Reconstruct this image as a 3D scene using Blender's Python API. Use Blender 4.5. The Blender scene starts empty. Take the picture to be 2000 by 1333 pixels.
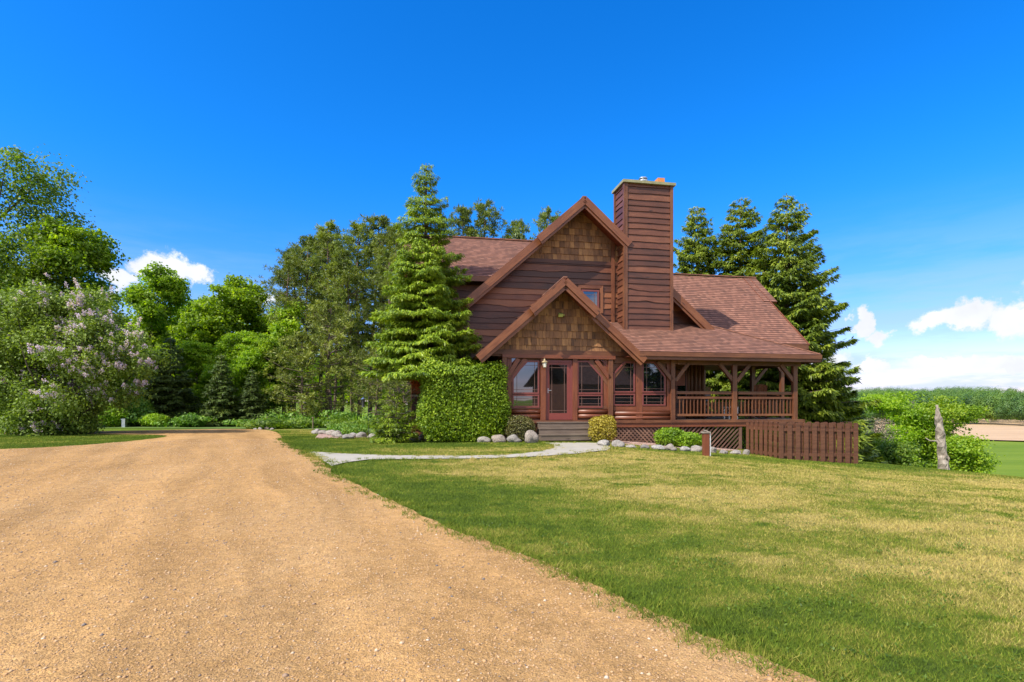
import bpy, bmesh, math, random
import numpy as np
from mathutils import Vector, Matrix
from mathutils.geometry import delaunay_2d_cdt
R = math.radians
rng = np.random.default_rng(7)
random.seed(7)
S_ = bpy.context.scene
COL = S_.collection

# ------------------------------------------------------------ camera, sky, sun, exposure
FPX, CX, YH = 1090.0, 1000.0, 800.0          # focal length and horizon measured on the 2000 px wide photo
cd = bpy.data.cameras.new('camera'); cam = bpy.data.objects.new('camera', cd); COL.objects.link(cam)
cam.location = (0, 0, 0); cam.rotation_euler = (R(90), 0, 0)
cd.sensor_width = 36; cd.lens = FPX / 2000 * 36; cd.shift_y = (YH - 666.5) / 2000
cd.clip_start = .05; cd.clip_end = 6000
S_.camera = cam
SUN = Vector((-3.73, -3.06, 4.98)).normalized()
EL = math.asin(SUN.z); AZ = math.atan2(SUN.x, SUN.y)
sd = bpy.data.lights.new('sun', 'SUN'); sun = bpy.data.objects.new('sun', sd); COL.objects.link(sun)
sd.energy = 4.6; sd.angle = R(.5); sd.color = (1, .93, .80)
sun.rotation_euler = SUN.to_track_quat('Z', 'Y').to_euler()
S_.view_settings.view_transform = 'Standard'; S_.view_settings.look = 'None'
S_.view_settings.exposure = 0.66; S_.view_settings.gamma = 1


class NT:
    """small helper to write node trees"""
    def __init__(s, tree): s.t = tree; s.n = tree.nodes; s.l = tree.links
    def new(s, typ, **kw):
        n = s.n.new(typ)
        for k, v in kw.items(): setattr(n, k, v)
        return n
    def put(s, sock, v):
        if isinstance(v, bpy.types.NodeSocket): s.l.new(v, sock)
        elif v is not None:
            if isinstance(v, (tuple, list)) and len(v) == 3 and sock.type == 'RGBA': v = (*v, 1)
            sock.default_value = v
    def m(s, op, a, b=None, c=None, clamp=False):
        n = s.new('ShaderNodeMath', operation=op, use_clamp=clamp)
        for i, v in enumerate((a, b, c)):
            if v is not None: s.put(n.inputs[i], v)
        return n.outputs[0]
    def vm(s, op, a, b=None):
        n = s.new('ShaderNodeVectorMath', operation=op); s.put(n.inputs[0], a)
        if b is not None: s.put(n.inputs[1], b)
        return n.outputs[0]
    def mix(s, f, a, b, mode='MIX'):
        n = s.new('ShaderNodeMix', data_type='RGBA', blend_type=mode)
        s.put(n.inputs[0], f); s.put(n.inputs[6], a); s.put(n.inputs[7], b); return n.outputs[2]
    def noise(s, vec, scale=5, detail=3, rough=.5, out=0, dist=0):
        n = s.new('ShaderNodeTexNoise'); s.put(n.inputs['Vector'], vec); n.inputs['Scale'].default_value = scale
        n.inputs['Detail'].default_value = detail; n.inputs['Roughness'].default_value = rough; n.inputs['Distortion'].default_value = dist
        return n.outputs[out]
    def rng(s, v, a, b, c=0., d=1., smooth=False):
        n = s.new('ShaderNodeMapRange')
        if smooth: n.interpolation_type = 'SMOOTHSTEP'
        s.put(n.inputs[0], v)
        for i, q in enumerate((a, b, c, d)): s.put(n.inputs[i + 1], q)
        return n.outputs[0]
    def ramp(s, v, stops):
        n = s.new('ShaderNodeValToRGB'); s.put(n.inputs[0], v); e = n.color_ramp.elements
        while len(e) < len(stops): e.new(.5)
        for x, (p, c) in zip(e, stops): x.position = p; x.color = (*c, 1)
        return n.outputs[0]


w = bpy.data.worlds.new('World'); S_.world = w; w.use_nodes = True
T = NT(w.node_tree); T.n.clear()
out = T.new('ShaderNodeOutputWorld'); bg = T.new('ShaderNodeBackground'); bg.inputs[1].default_value = .135
T.l.new(bg.outputs[0], out.inputs[0])
sky = T.new('ShaderNodeTexSky', sky_type='NISHITA', sun_disc=False, sun_elevation=EL, sun_rotation=AZ)
sky.altitude = 300; sky.air_density = 1.0; sky.dust_density = .6; sky.ozone_density = 3.0
tc = T.new('ShaderNodeTexCoord'); dirv = T.vm('NORMALIZE', tc.outputs['Generated'])
sp = T.new('ShaderNodeSeparateXYZ'); T.l.new(dirv, sp.inputs[0])
X_, Y_, Z_ = sp.outputs
az = T.m('ARCTAN2', X_, Y_); el = T.m('ARCSINE', Z_)
hs = T.new('ShaderNodeHueSaturation'); T.l.new(sky.outputs[0], hs.inputs['Color'])
hs.inputs['Saturation'].default_value = 1.38
skc = T.mix(1.0, hs.outputs[0], T.mix(T.rng(el, .0, .42, 0, 1, True), (1.16, .80, 1.06, 1), (.30, 1.0, 1.38, 1)), 'MULTIPLY')
wn = T.noise(dirv, 9, 6, .6, out=1)
wx = T.m('MULTIPLY', T.m('SUBTRACT', T.noise(dirv, 18, 8, .66), .5), .13)
wz = T.m('MULTIPLY', T.m('SUBTRACT', T.noise(dirv, 25, 8, .66), .5), .062)
azw = T.m('ADD', az, wx); elw = T.m('ADD', el, wz)
# cumulus banks: (photo x, photo y, half width, half height) as directions of the real sky
blobs = [(300, 522, 45, 23), (345, 526, 52, 20), (385, 534, 32, 16), (225, 545, 38, 20), 
         (1842, 622, 58, 20), (1900, 612, 70, 24), (1990, 630, 50, 34), (1680, 632, 22, 24), (1712, 664, 34, 17), (1700, 720, 44, 13),
         (1850, 712, 70, 13), (1985, 720, 60, 13), (1580, 700, 60, 20), (480, 580, 60, 14), (2130, 560, 120, 40)]
dens = None
for (bx, by, rx, ry) in blobs:
    dx, dz = (bx - CX) / FPX, (YH - by) / FPX
    a0 = math.atan(dx); e0 = math.atan2(dz, math.hypot(dx, 1))
    ra = rx / FPX * math.cos(a0) ** 2; re = ry / FPX * math.cos(a0)
    p = T.m('POWER', T.m('DIVIDE', T.m('SUBTRACT', azw, a0), ra), 2); q = T.m('POWER', T.m('DIVIDE', T.m('SUBTRACT', elw, e0), re), 2)
    b = T.m('SUBTRACT', 1.25, T.m('SQRT', T.m('ADD', p, q)))
    dens = b if dens is None else T.m('MAXIMUM', dens, b)
mask = T.rng(dens, -.10, .50, 0, 1, True)
# clouds over the rest of the sky (seen only in reflections)
st = T.vm('MULTIPLY', dirv, (3, 3, 9)); back = T.m('MULTIPLY', T.rng(T.noise(st, 2.2, 6, .6), .56, .68), T.rng(Y_, .1, -.1))
mask = T.m('MAXIMUM', mask, T.m('MULTIPLY', back, .8))
# thin high veil low in the sky, stronger to the right
veiln = T.noise(T.vm('MULTIPLY', dirv, (1.6, 1.6, 11)), 2.3, 6, .62)
low = T.rng(el, .33, .05, 0, 1, True)
side = T.rng(T.m('ABSOLUTE', T.m('ADD', az, .0)), .12, .60, .5, 1)
veil = T.m('MULTIPLY', T.m('MULTIPLY', low, side), T.rng(veiln, .40, .60, .12, 1), clamp=True)
shade = T.rng(T.noise(dirv, 14, 4, .6), .3, .7, 4.3, 5.2)
cc = T.new('ShaderNodeCombineColor'); T.l.new(T.m('MULTIPLY', shade, .97), cc.inputs[0]); T.l.new(T.m('MULTIPLY', shade, 1.0), cc.inputs[1]); T.l.new(T.m('MULTIPLY', shade, 1.06), cc.inputs[2])
c1 = T.mix(T.m('MULTIPLY', veil, .7), skc, (2.3, 3.35, 4.5, 1))
# bright broken cloud added behind the camera as neutral fill light
bc = T.m('MULTIPLY', T.rng(Y_, .12, -.22, 0, 1, True), T.rng(T.noise(T.vm('MULTIPLY', dirv, (2, 2, 3.4)), 1.7, 6, .62), .40, .56, 0, 1, True))
dg = T.new('ShaderNodeVectorMath', operation='DISTANCE'); T.l.new(dirv, dg.inputs[0]); dg.inputs[1].default_value = (.39, -.92, .06)
bc = T.m('MULTIPLY', bc, T.rng(dg.outputs['Value'], .14, .30))
mask = T.m('MAXIMUM', mask, T.m('MULTIPLY', bc, T.rng(Z_, -.05, .1)))
cb2 = T.mix(T.rng(Y_, .1, -.2), cc.outputs[0], (7.4, 7.0, 6.6, 1))
c2 = T.mix(mask, c1, cb2)
T.l.new(c2, bg.inputs[0])

# ------------------------------------------------------------ terrain, measured frames
def sst(x, a, b):
    t = np.clip((np.asarray(x, float) - a) / (b - a), 0, 1); return t * t * (3 - 2 * t)
def gz(x, y):
    x = np.asarray(x, float); y = np.asarray(y, float)
    z = -1.5 + .42 * sst(y, 4, 18) - .7 * sst(x, 2, 13.5) * sst(y, 5, 15)
    q = (x - 11) * .894 + (y - 18.5) * .447
    wq = sst(q, -1, 34)
    r = np.hypot(x, y)
    far = -9.2 + 2.3 * sst(r, 90, 330) + (14.5 + 2.2 * np.sin(np.arctan2(x, y) * 21 + 1) + 1.3 * np.sin(np.arctan2(x, y) * 47)) * sst(r, 320, 760)
    farl = -1.2 + 14 * sst(r, 300, 760)
    z = z + .025 * np.sin(x * .55 + 1) * np.sin(y * .43) * sst(r, 6, 12)
    return (z * (1 - sst(r, 60, 200)) + farl * sst(r, 60, 200)) * (1 - wq) + far * wq
def gp(px, py):
    """point of the ground seen at a place of the photo"""
    kx, kz = (px - CX) / FPX, (YH - py) / FPX
    y = 2.
    while y < 300:
        if kz * y <= float(gz(kx * y, y)): break
        y += .01
    return (kx * y, y)
TH = R(10.3); CO, SI = math.cos(TH), math.sin(TH); HX, HY = 1.62, 19.2; HZ = -1.2
def HW(u, v): return (HX + u * CO - v * SI, HY + u * SI + v * CO)
def pv(px, py, v=0.):
    k = (px - CX) / FPX; u = (k * (HY + v * CO) - HX + v * SI) / (CO - k * SI)
    return u, (YH - py) / FPX * HW(u, v)[1]

# ------------------------------------------------------------ materials
MATS = {}
def mat(name):
    m = bpy.data.materials.new(name); m.use_nodes = True; t = NT(m.node_tree); b = t.n['Principled BSDF']; MATS[name] = m
    return m, t, b
def bump(t, b, h, strength=.4, dist=.02):
    n = t.new('ShaderNodeBump'); n.inputs['Strength'].default_value = strength; n.inputs['Distance'].default_value = dist
    t.put(n.inputs['Height'], h); t.l.new(n.outputs[0], b.inputs['Normal'])
def plain(name, col, rough=.6, metal=0., var=.15, scale=6):
    m, t, b = mat(name); o = t.new('ShaderNodeTexCoord').outputs['Object']
    f = t.rng(t.noise(o, scale, 5, .6), .25, .75, 1 - var, 1 + var)
    c = t.vm('SCALE', tuple(col)); c.node.inputs['Scale'].default_value = 1; t.l.new(f, c.node.inputs['Scale'])
    t.l.new(c, b.inputs['Base Color']); b.inputs['Roughness'].default_value = rough; b.inputs['Metallic'].default_value = metal
    bump(t, b, t.noise(o, scale * 8, 4, .6), .3, .004)
    return m
def wood(name, dark, mid, light, rough=.55, along=1.4, across=16, ivar=.35):
    if name in ('siding', 'chimney_siding', 'timber', 'timber_red', 'rake', 'fence_wood'): dark, mid, light = [tuple(x * q for x, q in zip(c_, (.84, .90, .86))) for c_ in (dark, mid, light)]
    m, t, b = mat(name); uv = t.new('ShaderNodeTexCoord'); geo = t.new('ShaderNodeNewGeometry')
    v = t.vm('MULTIPLY', uv.outputs['UV'], (along, across, 1))
    g = t.noise(v, 1.0, 6, .65, dist=.6); big = t.noise(uv.outputs['Object'], 1.3, 4, .6)
    f = t.m('ADD', t.m('MULTIPLY', g, .65), t.m('MULTIPLY', big, .5))
    f = t.m('ADD', f, t.m('MULTIPLY', t.m('SUBTRACT', geo.outputs['Random Per Island'], .5), ivar))
    kn = t.new('ShaderNodeTexVoronoi'); kn.inputs['Scale'].default_value = 1.0; t.l.new(t.vm('MULTIPLY', uv.outputs['UV'], (1.1, 5, 1)), kn.inputs['Vector'])
    knot = t.rng(kn.outputs['Distance'], .05, .13)
    c = t.ramp(f, [(.3, dark), (.56, mid), (.85, light)])
    c = t.mix(t.m('SUBTRACT', 1, knot), c, tuple(x * .4 for x in dark))
    t.l.new(c, b.inputs['Base Color']); b.inputs['Roughness'].default_value = rough
    bump(t, b, g, .35, .006)
    return m
wood('siding', (.068, .020, .010), (.145, .041, .019), (.26, .088, .036), .5, ivar=.8)
wood('chimney_siding', (.060, .019, .011), (.125, .037, .019), (.22, .075, .038), .5, ivar=.4)
wood('timber', (.070, .024, .013), (.14, .045, .021), (.27, .10, .042), .5)
wood('timber_red', (.095, .024, .013), (.17, .045, .021), (.29, .085, .038), .42)
wood('rake', (.10, .030, .014), (.19, .058, .023), (.32, .115, .045), .42)
wood('soffit', (.10, .022, .011), (.17, .038, .018), (.23, .06, .028), .5, across=9)
wood('shake', (.10, .048, .027), (.25, .115, .050), (.46, .23, .09), .75, along=4, across=22, ivar=.38)
wood('deck_wood', (.075, .052, .040), (.125, .09, .068), (.22, .165, .125), .75)
wood('fence_wood', (.045, .017, .010), (.105, .037, .020), (.23, .088, .045), .6, ivar=.7)
wood('lattice_wood', (.055, .028, .02), (.12, .06, .04), (.22, .12, .08), .65)
wood('bark', (.035, .027, .022), (.085, .065, .052), (.17, .14, .115), .9, along=2, across=6)
wood('pine_bark', (.06, .04, .032), (.14, .095, .075), (.25, .18, .145), .9, along=2, across=6)
wood('snag_wood', (.05, .038, .030), (.20, .165, .135), (.50, .44, .37), .9, along=5, across=9)
plain('frame_paint', (.18, .046, .040), .4, var=.1)
plain('door_paint', (.19, .042, .034), .38, var=.08)
plain('muntin', (.14, .07, .055), .5)
plain('concrete', (.34, .31, .26), .85, var=.13, scale=2.2)
plain('cap_metal', (.25, .24, .13), .6, var=.25, scale=5)
plain('steel', (.55, .56, .58), .35, 1.)
plain('clay', (.55, .20, .06), .7)
plain('brass', (.42, .33, .2), .45, .5)
plain('lamp_glass', (.75, .74, .66), .25, var=.05)
plain('flood_green', (.42, .44, .12), .5)
plain('black_iron', (.02, .02, .02), .5)
plain('white_plastic', (.78, .78, .76), .5)
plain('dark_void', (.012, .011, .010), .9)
plain('rust_needles', (.42, .09, .02), .8, var=.3)
plain('blind', (.34, .13, .11), .8)
m, t, b = mat('glass'); b.inputs['Base Color'].default_value = (.006, .007, .008, 1); b.inputs['Roughness'].default_value = .02
b.inputs['IOR'].default_value = 2.5
o = t.new('ShaderNodeTexCoord').outputs['Object']; bump(t, b, t.noise(o, .9, 2, .5), .08, .02)
m, t, b = mat('fieldstone'); o = t.new('ShaderNodeTexCoord').outputs['Object']; oi = t.new('ShaderNodeObjectInfo')
vv = t.vm('ADD', o, t.vm('SCALE', oi.outputs['Location'])); vv.node.inputs[0].links[0].from_node if False else None
rc = t.ramp(oi.outputs['Random'], [(0, (.27, .25, .235)), (.35, (.42, .385, .34)), (.7, (.36, .285, .225)), (1, (.50, .475, .43))])
rc = t.mix(t.rng(t.noise(o, 9, 6, .65), .42, .62), rc, (.16, .14, .13), 'MIX'); rc2 = t.mix(t.rng(t.noise(o, 22, 4, .6), .54, .72), rc, (.5, .46, .42))
t.l.new(rc2, b.inputs['Base Color']); b.inputs['Roughness'].default_value = .85; bump(t, b, t.noise(o, 5, 6, .7), 1., .06)

def shingle_mat():
    m, t, b = mat('roof_shingle'); uv = t.new('ShaderNodeTexCoord').outputs['UV']
    s = t.new('ShaderNodeSeparateXYZ'); t.l.new(uv, s.inputs[0])
    row = t.m('FLOOR', t.m('DIVIDE', s.outputs[1], .14)); wn1 = t.new('ShaderNodeTexWhiteNoise', noise_dimensions='1D'); t.l.new(row, wn1.inputs['W'])
    ux = t.m('DIVIDE', t.m('ADD', s.outputs[0], t.m('MULTIPLY', wn1.outputs['Value'], 3.)), .15)
    wv = t.m('ADD', ux, t.m('MULTIPLY', t.noise(uv, 9, 1), .5)); tab = t.m('FLOOR', wv)
    cb = t.new('ShaderNodeCombineXYZ'); t.l.new(tab, cb.inputs[0]); t.l.new(row, cb.inputs[1])
    wn2 = t.new('ShaderNodeTexWhiteNoise', noise_dimensions='2D'); t.l.new(cb.outputs[0], wn2.inputs['Vector'])
    c = t.ramp(wn2.outputs['Value'], [(0, (.145, .066, .045)), (.3, (.178, .078, .052)), (.7, (.215, .094, .062)), (1, (.26, .12, .08))])
    gr = t.rng(t.noise(uv, 160, 2, .7), .3, .7, .75, 1.25)
    st = t.rng(t.noise(uv, .6, 4, .6), .3, .7, .82, 1.15)
    k = t.vm('SCALE', c); t.l.new(t.m('MULTIPLY', gr, st), k.node.inputs['Scale'])
    fr = t.m('FRACT', t.m('DIVIDE', s.outputs[1], .14)); butt = t.rng(fr, .0, .26)   # darker band along the butt edge of each course
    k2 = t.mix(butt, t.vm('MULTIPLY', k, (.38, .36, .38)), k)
    t.l.new(k2, b.inputs['Base Color']); b.inputs['Roughness'].default_value = .9
    bump(t, b, t.m('ADD', t.m('MULTIPLY', wn2.outputs['Value'], .6), t.m('MULTIPLY', gr, .3)), .6, .01)
shingle_mat()

def leaf_mat(name, cols, trans=.35, rough=.55, isl=.6, pscale=.5):
    m, t, b = mat(name); t.n.remove(b); geo = t.new('ShaderNodeNewGeometry'); o = t.new('ShaderNodeTexCoord').outputs['Object']; oi = t.new('ShaderNodeObjectInfo')
    off = t.vm('SCALE', (31., 17., 9.)); t.l.new(oi.outputs['Random'], off.node.inputs['Scale'])
    f = t.m('ADD', t.m('MULTIPLY', geo.outputs['Random Per Island'], isl), t.rng(t.noise(t.vm('ADD', o, off), pscale, 3, .6), .3, .7, 0, 1.1 - isl))
    n = len(cols); c = t.ramp(f, [(.08 + .85 * i / (n - 1), cc_) for i, cc_ in enumerate(cols)])
    br = t.rng(oi.outputs['Random'], 0, 1, .82, 1.18); c2 = t.vm('SCALE', c); t.l.new(br, c2.node.inputs['Scale'])
    d = t.new('ShaderNodeBsdfPrincipled'); d.inputs['Roughness'].default_value = rough; t.l.new(c2, d.inputs['Base Color'])
    tr = t.new('ShaderNodeBsdfTranslucent'); t.l.new(t.vm('MULTIPLY', c2, (1.5, 1.5, .5)), tr.inputs[0])
    ms = t.new('ShaderNodeMixShader'); ms.inputs[0].default_value = trans
    t.l.new(d.outputs[0], ms.inputs[1]); t.l.new(tr.outputs[0], ms.inputs[2])
    t.l.new(ms.outputs[0], [x for x in t.n if x.type == 'OUTPUT_MATERIAL'][0].inputs[0])
leaf_mat('maple_leaf', [(.085, .155, .006), (.15, .26, .009), (.24, .37, .014), (.36, .48, .03)], .55)
leaf_mat('yellow_leaf', [(.10, .20, .007), (.18, .31, .010), (.27, .40, .015), (.36, .46, .03)], .45)
leaf_mat('oak_leaf', [(.04, .09, .008), (.08, .155, .010), (.14, .23, .014), (.22, .30, .03)], .45)
leaf_mat('lilac_leaf', [(.055, .10, .012), (.12, .19, .018), (.20, .29, .035), (.27, .36, .08)], .35, .6)
leaf_mat('hedge_leaf', [(.06, .12, .004), (.14, .24, .007), (.26, .39, .012), (.44, .55, .03)], .4, .62)
leaf_mat('spruce_new', [(.045, .085, .008), (.115, .195, .010), (.235, .335, .014), (.38, .47, .03)], .25, .5, pscale=1.4)
leaf_mat('spruce_dark', [(.03, .055, .014), (.06, .10, .02), (.10, .155, .024), (.16, .21, .03)], .15)
leaf_mat('spruce_right', [(.045, .08, .012), (.10, .15, .016), (.18, .24, .018), (.30, .34, .035)], .3)
leaf_mat('pine_needle', [(.05, .085, .014), (.105, .155, .018), (.175, .23, .022), (.28, .31, .035)], .3)
leaf_mat('pine_olive', [(.06, .088, .016), (.12, .16, .020), (.20, .24, .025), (.30, .33, .04)], .2)
leaf_mat('gold_bush', [(.16, .11, .012), (.30, .24, .02), (.48, .40, .04), (.6, .48, .12)], .3)
leaf_mat('dark_bush', [(.035, .035, .012), (.07, .075, .016), (.12, .12, .02), (.18, .15, .05)], .2)
leaf_mat('lime_bush', [(.09, .18, .007), (.18, .32, .01), (.30, .46, .02), (.40, .52, .05)], .4)
leaf_mat('ground_leaf', [(.04, .11, .01), (.08, .19, .014), (.14, .27, .022), (.24, .36, .05)], .35)
leaf_mat('bare_twig', [(.10, .09, .06), (.18, .16, .11), (.26, .23, .16)], .1)
leaf_mat('far_leaf', [(.03, .07, .024), (.06, .13, .030), (.11, .20, .032), (.19, .28, .035)], .3, isl=.22, pscale=.11)  # slightly bluish greens: distance haze put into the leaf colour
leaf_mat('lilac_flower', [(.36, .28, .50), (.50, .40, .64), (.66, .55, .74), (.76, .68, .78)], .3)

def lawn_color(t, pos):
    """the same mown, half dry lawn colour for the sod and for its blades"""
    a = t.noise(t.vm('MULTIPLY', pos, (.32, .6, .3)), 1., 5, .62); bb = t.noise(pos, 2.2, 4, .6)
    sxyz = t.new('ShaderNodeSeparateXYZ'); t.l.new(pos, sxyz.inputs[0])
    # the sward is driest in the open middle of the right-hand lawn and green along the drive and beds
    s1 = t.m('ADD', t.m('MULTIPLY', t.m('SUBTRACT', sxyz.outputs[0], 1.74), .837), t.m('MULTIPLY', t.m('SUBTRACT', sxyz.outputs[1], 3.07), .547))
    base = t.m('SUBTRACT', t.rng(s1, .5, 3.6, -.12, .16, True), t.rng(sxyz.outputs[1], 13.0, 17.5, 0, .28, True))
    base = t.m('ADD', base, t.rng(sxyz.outputs[0], -6, -10, 0, .20))
    sp_n = t.rng(t.noise(t.vm('MULTIPLY', pos, (1.5, 2.2, 1)), 1.0, 3, .5), .62, .70, 0, -.28)
    dry = t.m('ADD', t.m('ADD', base, sp_n), t.m('ADD', t.m('MULTIPLY', t.m('SUBTRACT', a, .5), 1.25), t.m('ADD', t.m('MULTIPLY', t.m('SUBTRACT', bb, .5), .7), .66)))
    return dry
def lawn_mats():
    stops = [(.34, (.080, .122, .018)), (.56, (.125, .175, .020)), (.72, (.23, .225, .042)), (.95, (.42, .335, .11))]
    m, t, b = mat('sod'); pos = t.new('ShaderNodeNewGeometry').outputs['Position']
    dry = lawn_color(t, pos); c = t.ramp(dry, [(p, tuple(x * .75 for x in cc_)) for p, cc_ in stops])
    f = t.rng(t.noise(pos, 28, 5, .7), .25, .75, .6, 1.35); k = t.vm('SCALE', c); t.l.new(f, k.node.inputs['Scale'])
    # far pasture reads as clean green
    ln = t.new('ShaderNodeVectorMath', operation='LENGTH'); t.l.new(pos, ln.inputs[0])
    pn = t.noise(t.vm('MULTIPLY', pos, (.01, .05, .01)), 2, 4, .6)
    past = t.mix(t.rng(pn, .35, .65), (.10, .165, .014), (.16, .22, .022))
    c3 = t.mix(t.rng(ln.outputs['Value'], 22, 45), k, past)
    t.l.new(c3, b.inputs['Base Color']); b.inputs['Roughness'].default_value = .95; b.inputs['Specular IOR Level'].default_value = .1
    bump(t, b, t.noise(pos, 40, 5, .75), .8, .03)
    m, t, b = mat('blade'); t.n.remove(b); g = t.new('ShaderNodeNewGeometry'); pos = g.outputs['Position']
    dry = t.m('ADD', lawn_color(t, pos), t.m('MULTIPLY', t.m('SUBTRACT', g.outputs['Random Per Island'], .5), .38))
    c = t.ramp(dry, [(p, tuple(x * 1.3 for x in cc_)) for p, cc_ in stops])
    d = t.new('ShaderNodeBsdfDiffuse'); t.l.new(c, d.inputs[0]); tr = t.new('ShaderNodeBsdfTranslucent'); t.l.new(c, tr.inputs[0])
    ms = t.new('ShaderNodeMixShader'); ms.inputs[0].default_value = .35; t.l.new(d.outputs[0], ms.inputs[1]); t.l.new(tr.outputs[0], ms.inputs[2])
    t.l.new(ms.outputs[0], [x for x in t.n if x.type == 'OUTPUT_MATERIAL'][0].inputs[0])
lawn_mats()
def gravel_mats():
    m, t, b = mat('drive_gravel'); pos = t.new('ShaderNodeNewGeometry').outputs['Position']
    big = t.noise(t.vm('MULTIPLY', pos, (.55, .3, 1)), 1.0, 5, .6); fine = t.noise(pos, 38, 6, .75); mid = t.noise(pos, 5, 5, .7)
    vo = t.new('ShaderNodeTexVoronoi'); vo.inputs['Scale'].default_value = 105; t.l.new(pos, vo.inputs['Vector'])
    vo2 = t.new('ShaderNodeTexVoronoi'); vo2.inputs['Scale'].default_value = 48; t.l.new(pos, vo2.inputs['Vector'])
    c = t.ramp(t.m('ADD', t.m('MULTIPLY', big, .6), t.m('MULTIPLY', mid, .4)), [(.34, (.35, .203, .078)), (.5, (.43, .255, .103)), (.66, (.47, .295, .135))])
    sc = t.new('ShaderNodeSeparateColor'); t.l.new(vo.outputs['Color'], sc.inputs[0])
    gr = t.ramp(sc.outputs[0], [(0, (.55, .52, .52)), (.08, (.85, .84, .84)), (.5, (1, .99, .97)), (.9, (1.10, 1.06, 1.0)), (1, (1.3, 1.28, 1.2))])
    c = t.mix(1., c, gr, 'MULTIPLY'); f = t.rng(fine, .25, .75, .62, 1.32); k = t.vm('SCALE', c); t.l.new(f, k.node.inputs['Scale'])
    # darker loose strips between the wheel tracks
    sx_ = t.new('ShaderNodeSeparateXYZ'); t.l.new(pos, sx_.inputs[0])
    ac = t.m('ADD', t.m('MULTIPLY', sx_.outputs[0], .9), t.m('MULTIPLY', sx_.outputs[1], .43)); al = t.m('ADD', t.m('MULTIPLY', sx_.outputs[0], -.43), t.m('MULTIPLY', sx_.outputs[1], .9))
    cv = t.new('ShaderNodeCombineXYZ'); t.l.new(t.m('ADD', t.m('MULTIPLY', ac, 1.3), t.m('MULTIPLY', t.noise(pos, .35, 3, .6), 1.6)), cv.inputs[0]); t.l.new(t.m('MULTIPLY', al, .07), cv.inputs[1])
    cl_ = t.rng(t.noise(pos, 11, 5, .75), .36, .64, .80, 1.12)
    tw = t.rng(t.m('ADD', t.m('MULTIPLY', t.noise(cv.outputs[0], 1.0, 3, .6), .75), t.m('MULTIPLY', t.noise(pos, .9, 5, .7), .25)), .38, .60, .76, 1.13); k2 = t.vm('SCALE', k); t.l.new(t.m('MULTIPLY', tw, cl_), k2.node.inputs['Scale'])
    t.l.new(k2, b.inputs['Base Color']); b.inputs['Roughness'].default_value = .95; b.inputs['Specular IOR Level'].default_value = .15
    h = t.m('ADD', t.m('ADD', t.m('MULTIPLY', vo.outputs['Distance'], -.6), t.m('MULTIPLY', vo2.outputs['Distance'], -.8)), t.m('MULTIPLY', fine, .7))
    bump(t, b, h, .65, .014)
    m, t, b = mat('pebble'); g = t.new('ShaderNodeNewGeometry')
    c = t.ramp(g.outputs['Random Per Island'], [(0, (.13, .125, .13)), (.06, (.28, .19, .13)), (.15, (.40, .24, .12)), (.6, (.46, .28, .135)), (.95, (.50, .34, .20)), (1, (.56, .46, .36))])
    t.l.new(c, b.inputs['Base Color']); b.inputs['Roughness'].default_value = .9
    m, t, b = mat('bed_mulch'); pos = t.new('ShaderNodeNewGeometry').outputs['Position']
    vo = t.new('ShaderNodeTexVoronoi'); vo.inputs['Scale'].default_value = 22; t.l.new(pos, vo.inputs['Vector'])
    sc = t.new('ShaderNodeSeparateColor'); t.l.new(vo.outputs['Color'], sc.inputs[0])
    t.l.new(t.ramp(sc.outputs[0], [(0, (.16, .09, .07)), (.4, (.38, .22, .18)), (.8, (.52, .34, .28)), (1, (.66, .55, .48))]), b.inputs['Base Color'])
    b.inputs['Roughness'].default_value = .95; bump(t, b, vo.outputs['Distance'], 1., .04)
    m, t, b = mat('ploughed'); pos = t.new('ShaderNodeNewGeometry').outputs['Position']
    v = t.noise(t.vm('MULTIPLY', pos, (.03, .5, 1)), 1.0, 4, .7); c = t.ramp(v, [(.35, (.38, .24, .13)), (.65, (.52, .36, .21))]); t.l.new(c, b.inputs['Base Color']); b.inputs['Roughness'].default_value = 1
    m, t, b = mat('leaf_litter'); pos = t.new('ShaderNodeNewGeometry').outputs['Position']
    t.l.new(t.ramp(t.noise(pos, 2.5, 6, .7), [(.35, (.05, .10, .012)), (.6, (.10, .17, .018)), (.78, (.13, .12, .05))]), b.inputs['Base Color']); b.inputs['Roughness'].default_value = 1
gravel_mats()

# ------------------------------------------------------------ object helpers
def tag(o, label=None, cat=None, group=None, kind=None):
    if label: o['label'] = label
    if cat: o['category'] = cat
    if group: o['group'] = group
    if kind: o['kind'] = kind
    return o
def empty(name, loc=(0, 0, 0), rz=0.):
    o = bpy.data.objects.new(name, None); COL.objects.link(o); o.location = loc; o.rotation_euler = (0, 0, rz); o.empty_display_size = .3
    return o
def npmesh(name, V, F, material, parent=None, smooth=False, loc=None, UV=None):
    V = np.asarray(V, np.float32); F = np.asarray(F, np.int32); k = F.shape[1]
    me = bpy.data.meshes.new(name); me.vertices.add(len(V)); me.vertices.foreach_set('co', V.ravel())
    me.loops.add(F.size); me.loops.foreach_set('vertex_index', F.ravel()); me.polygons.add(len(F))
    me.polygons.foreach_set('loop_start', np.arange(len(F), dtype=np.int32) * k); me.polygons.foreach_set('loop_total', np.full(len(F), k, np.int32))
    if UV is not None: me.uv_layers.new(name='UVMap').data.foreach_set('uv', np.asarray(UV, np.float32).ravel())
    me.update(calc_edges=True)
    if smooth: me.polygons.foreach_set('use_smooth', np.ones(len(F), bool))
    me.materials.append(MATS[material]); o = bpy.data.objects.new(name, me); COL.objects.link(o)
    if parent: o.parent = parent
    if loc is not None: o.location = loc
    return o
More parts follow.
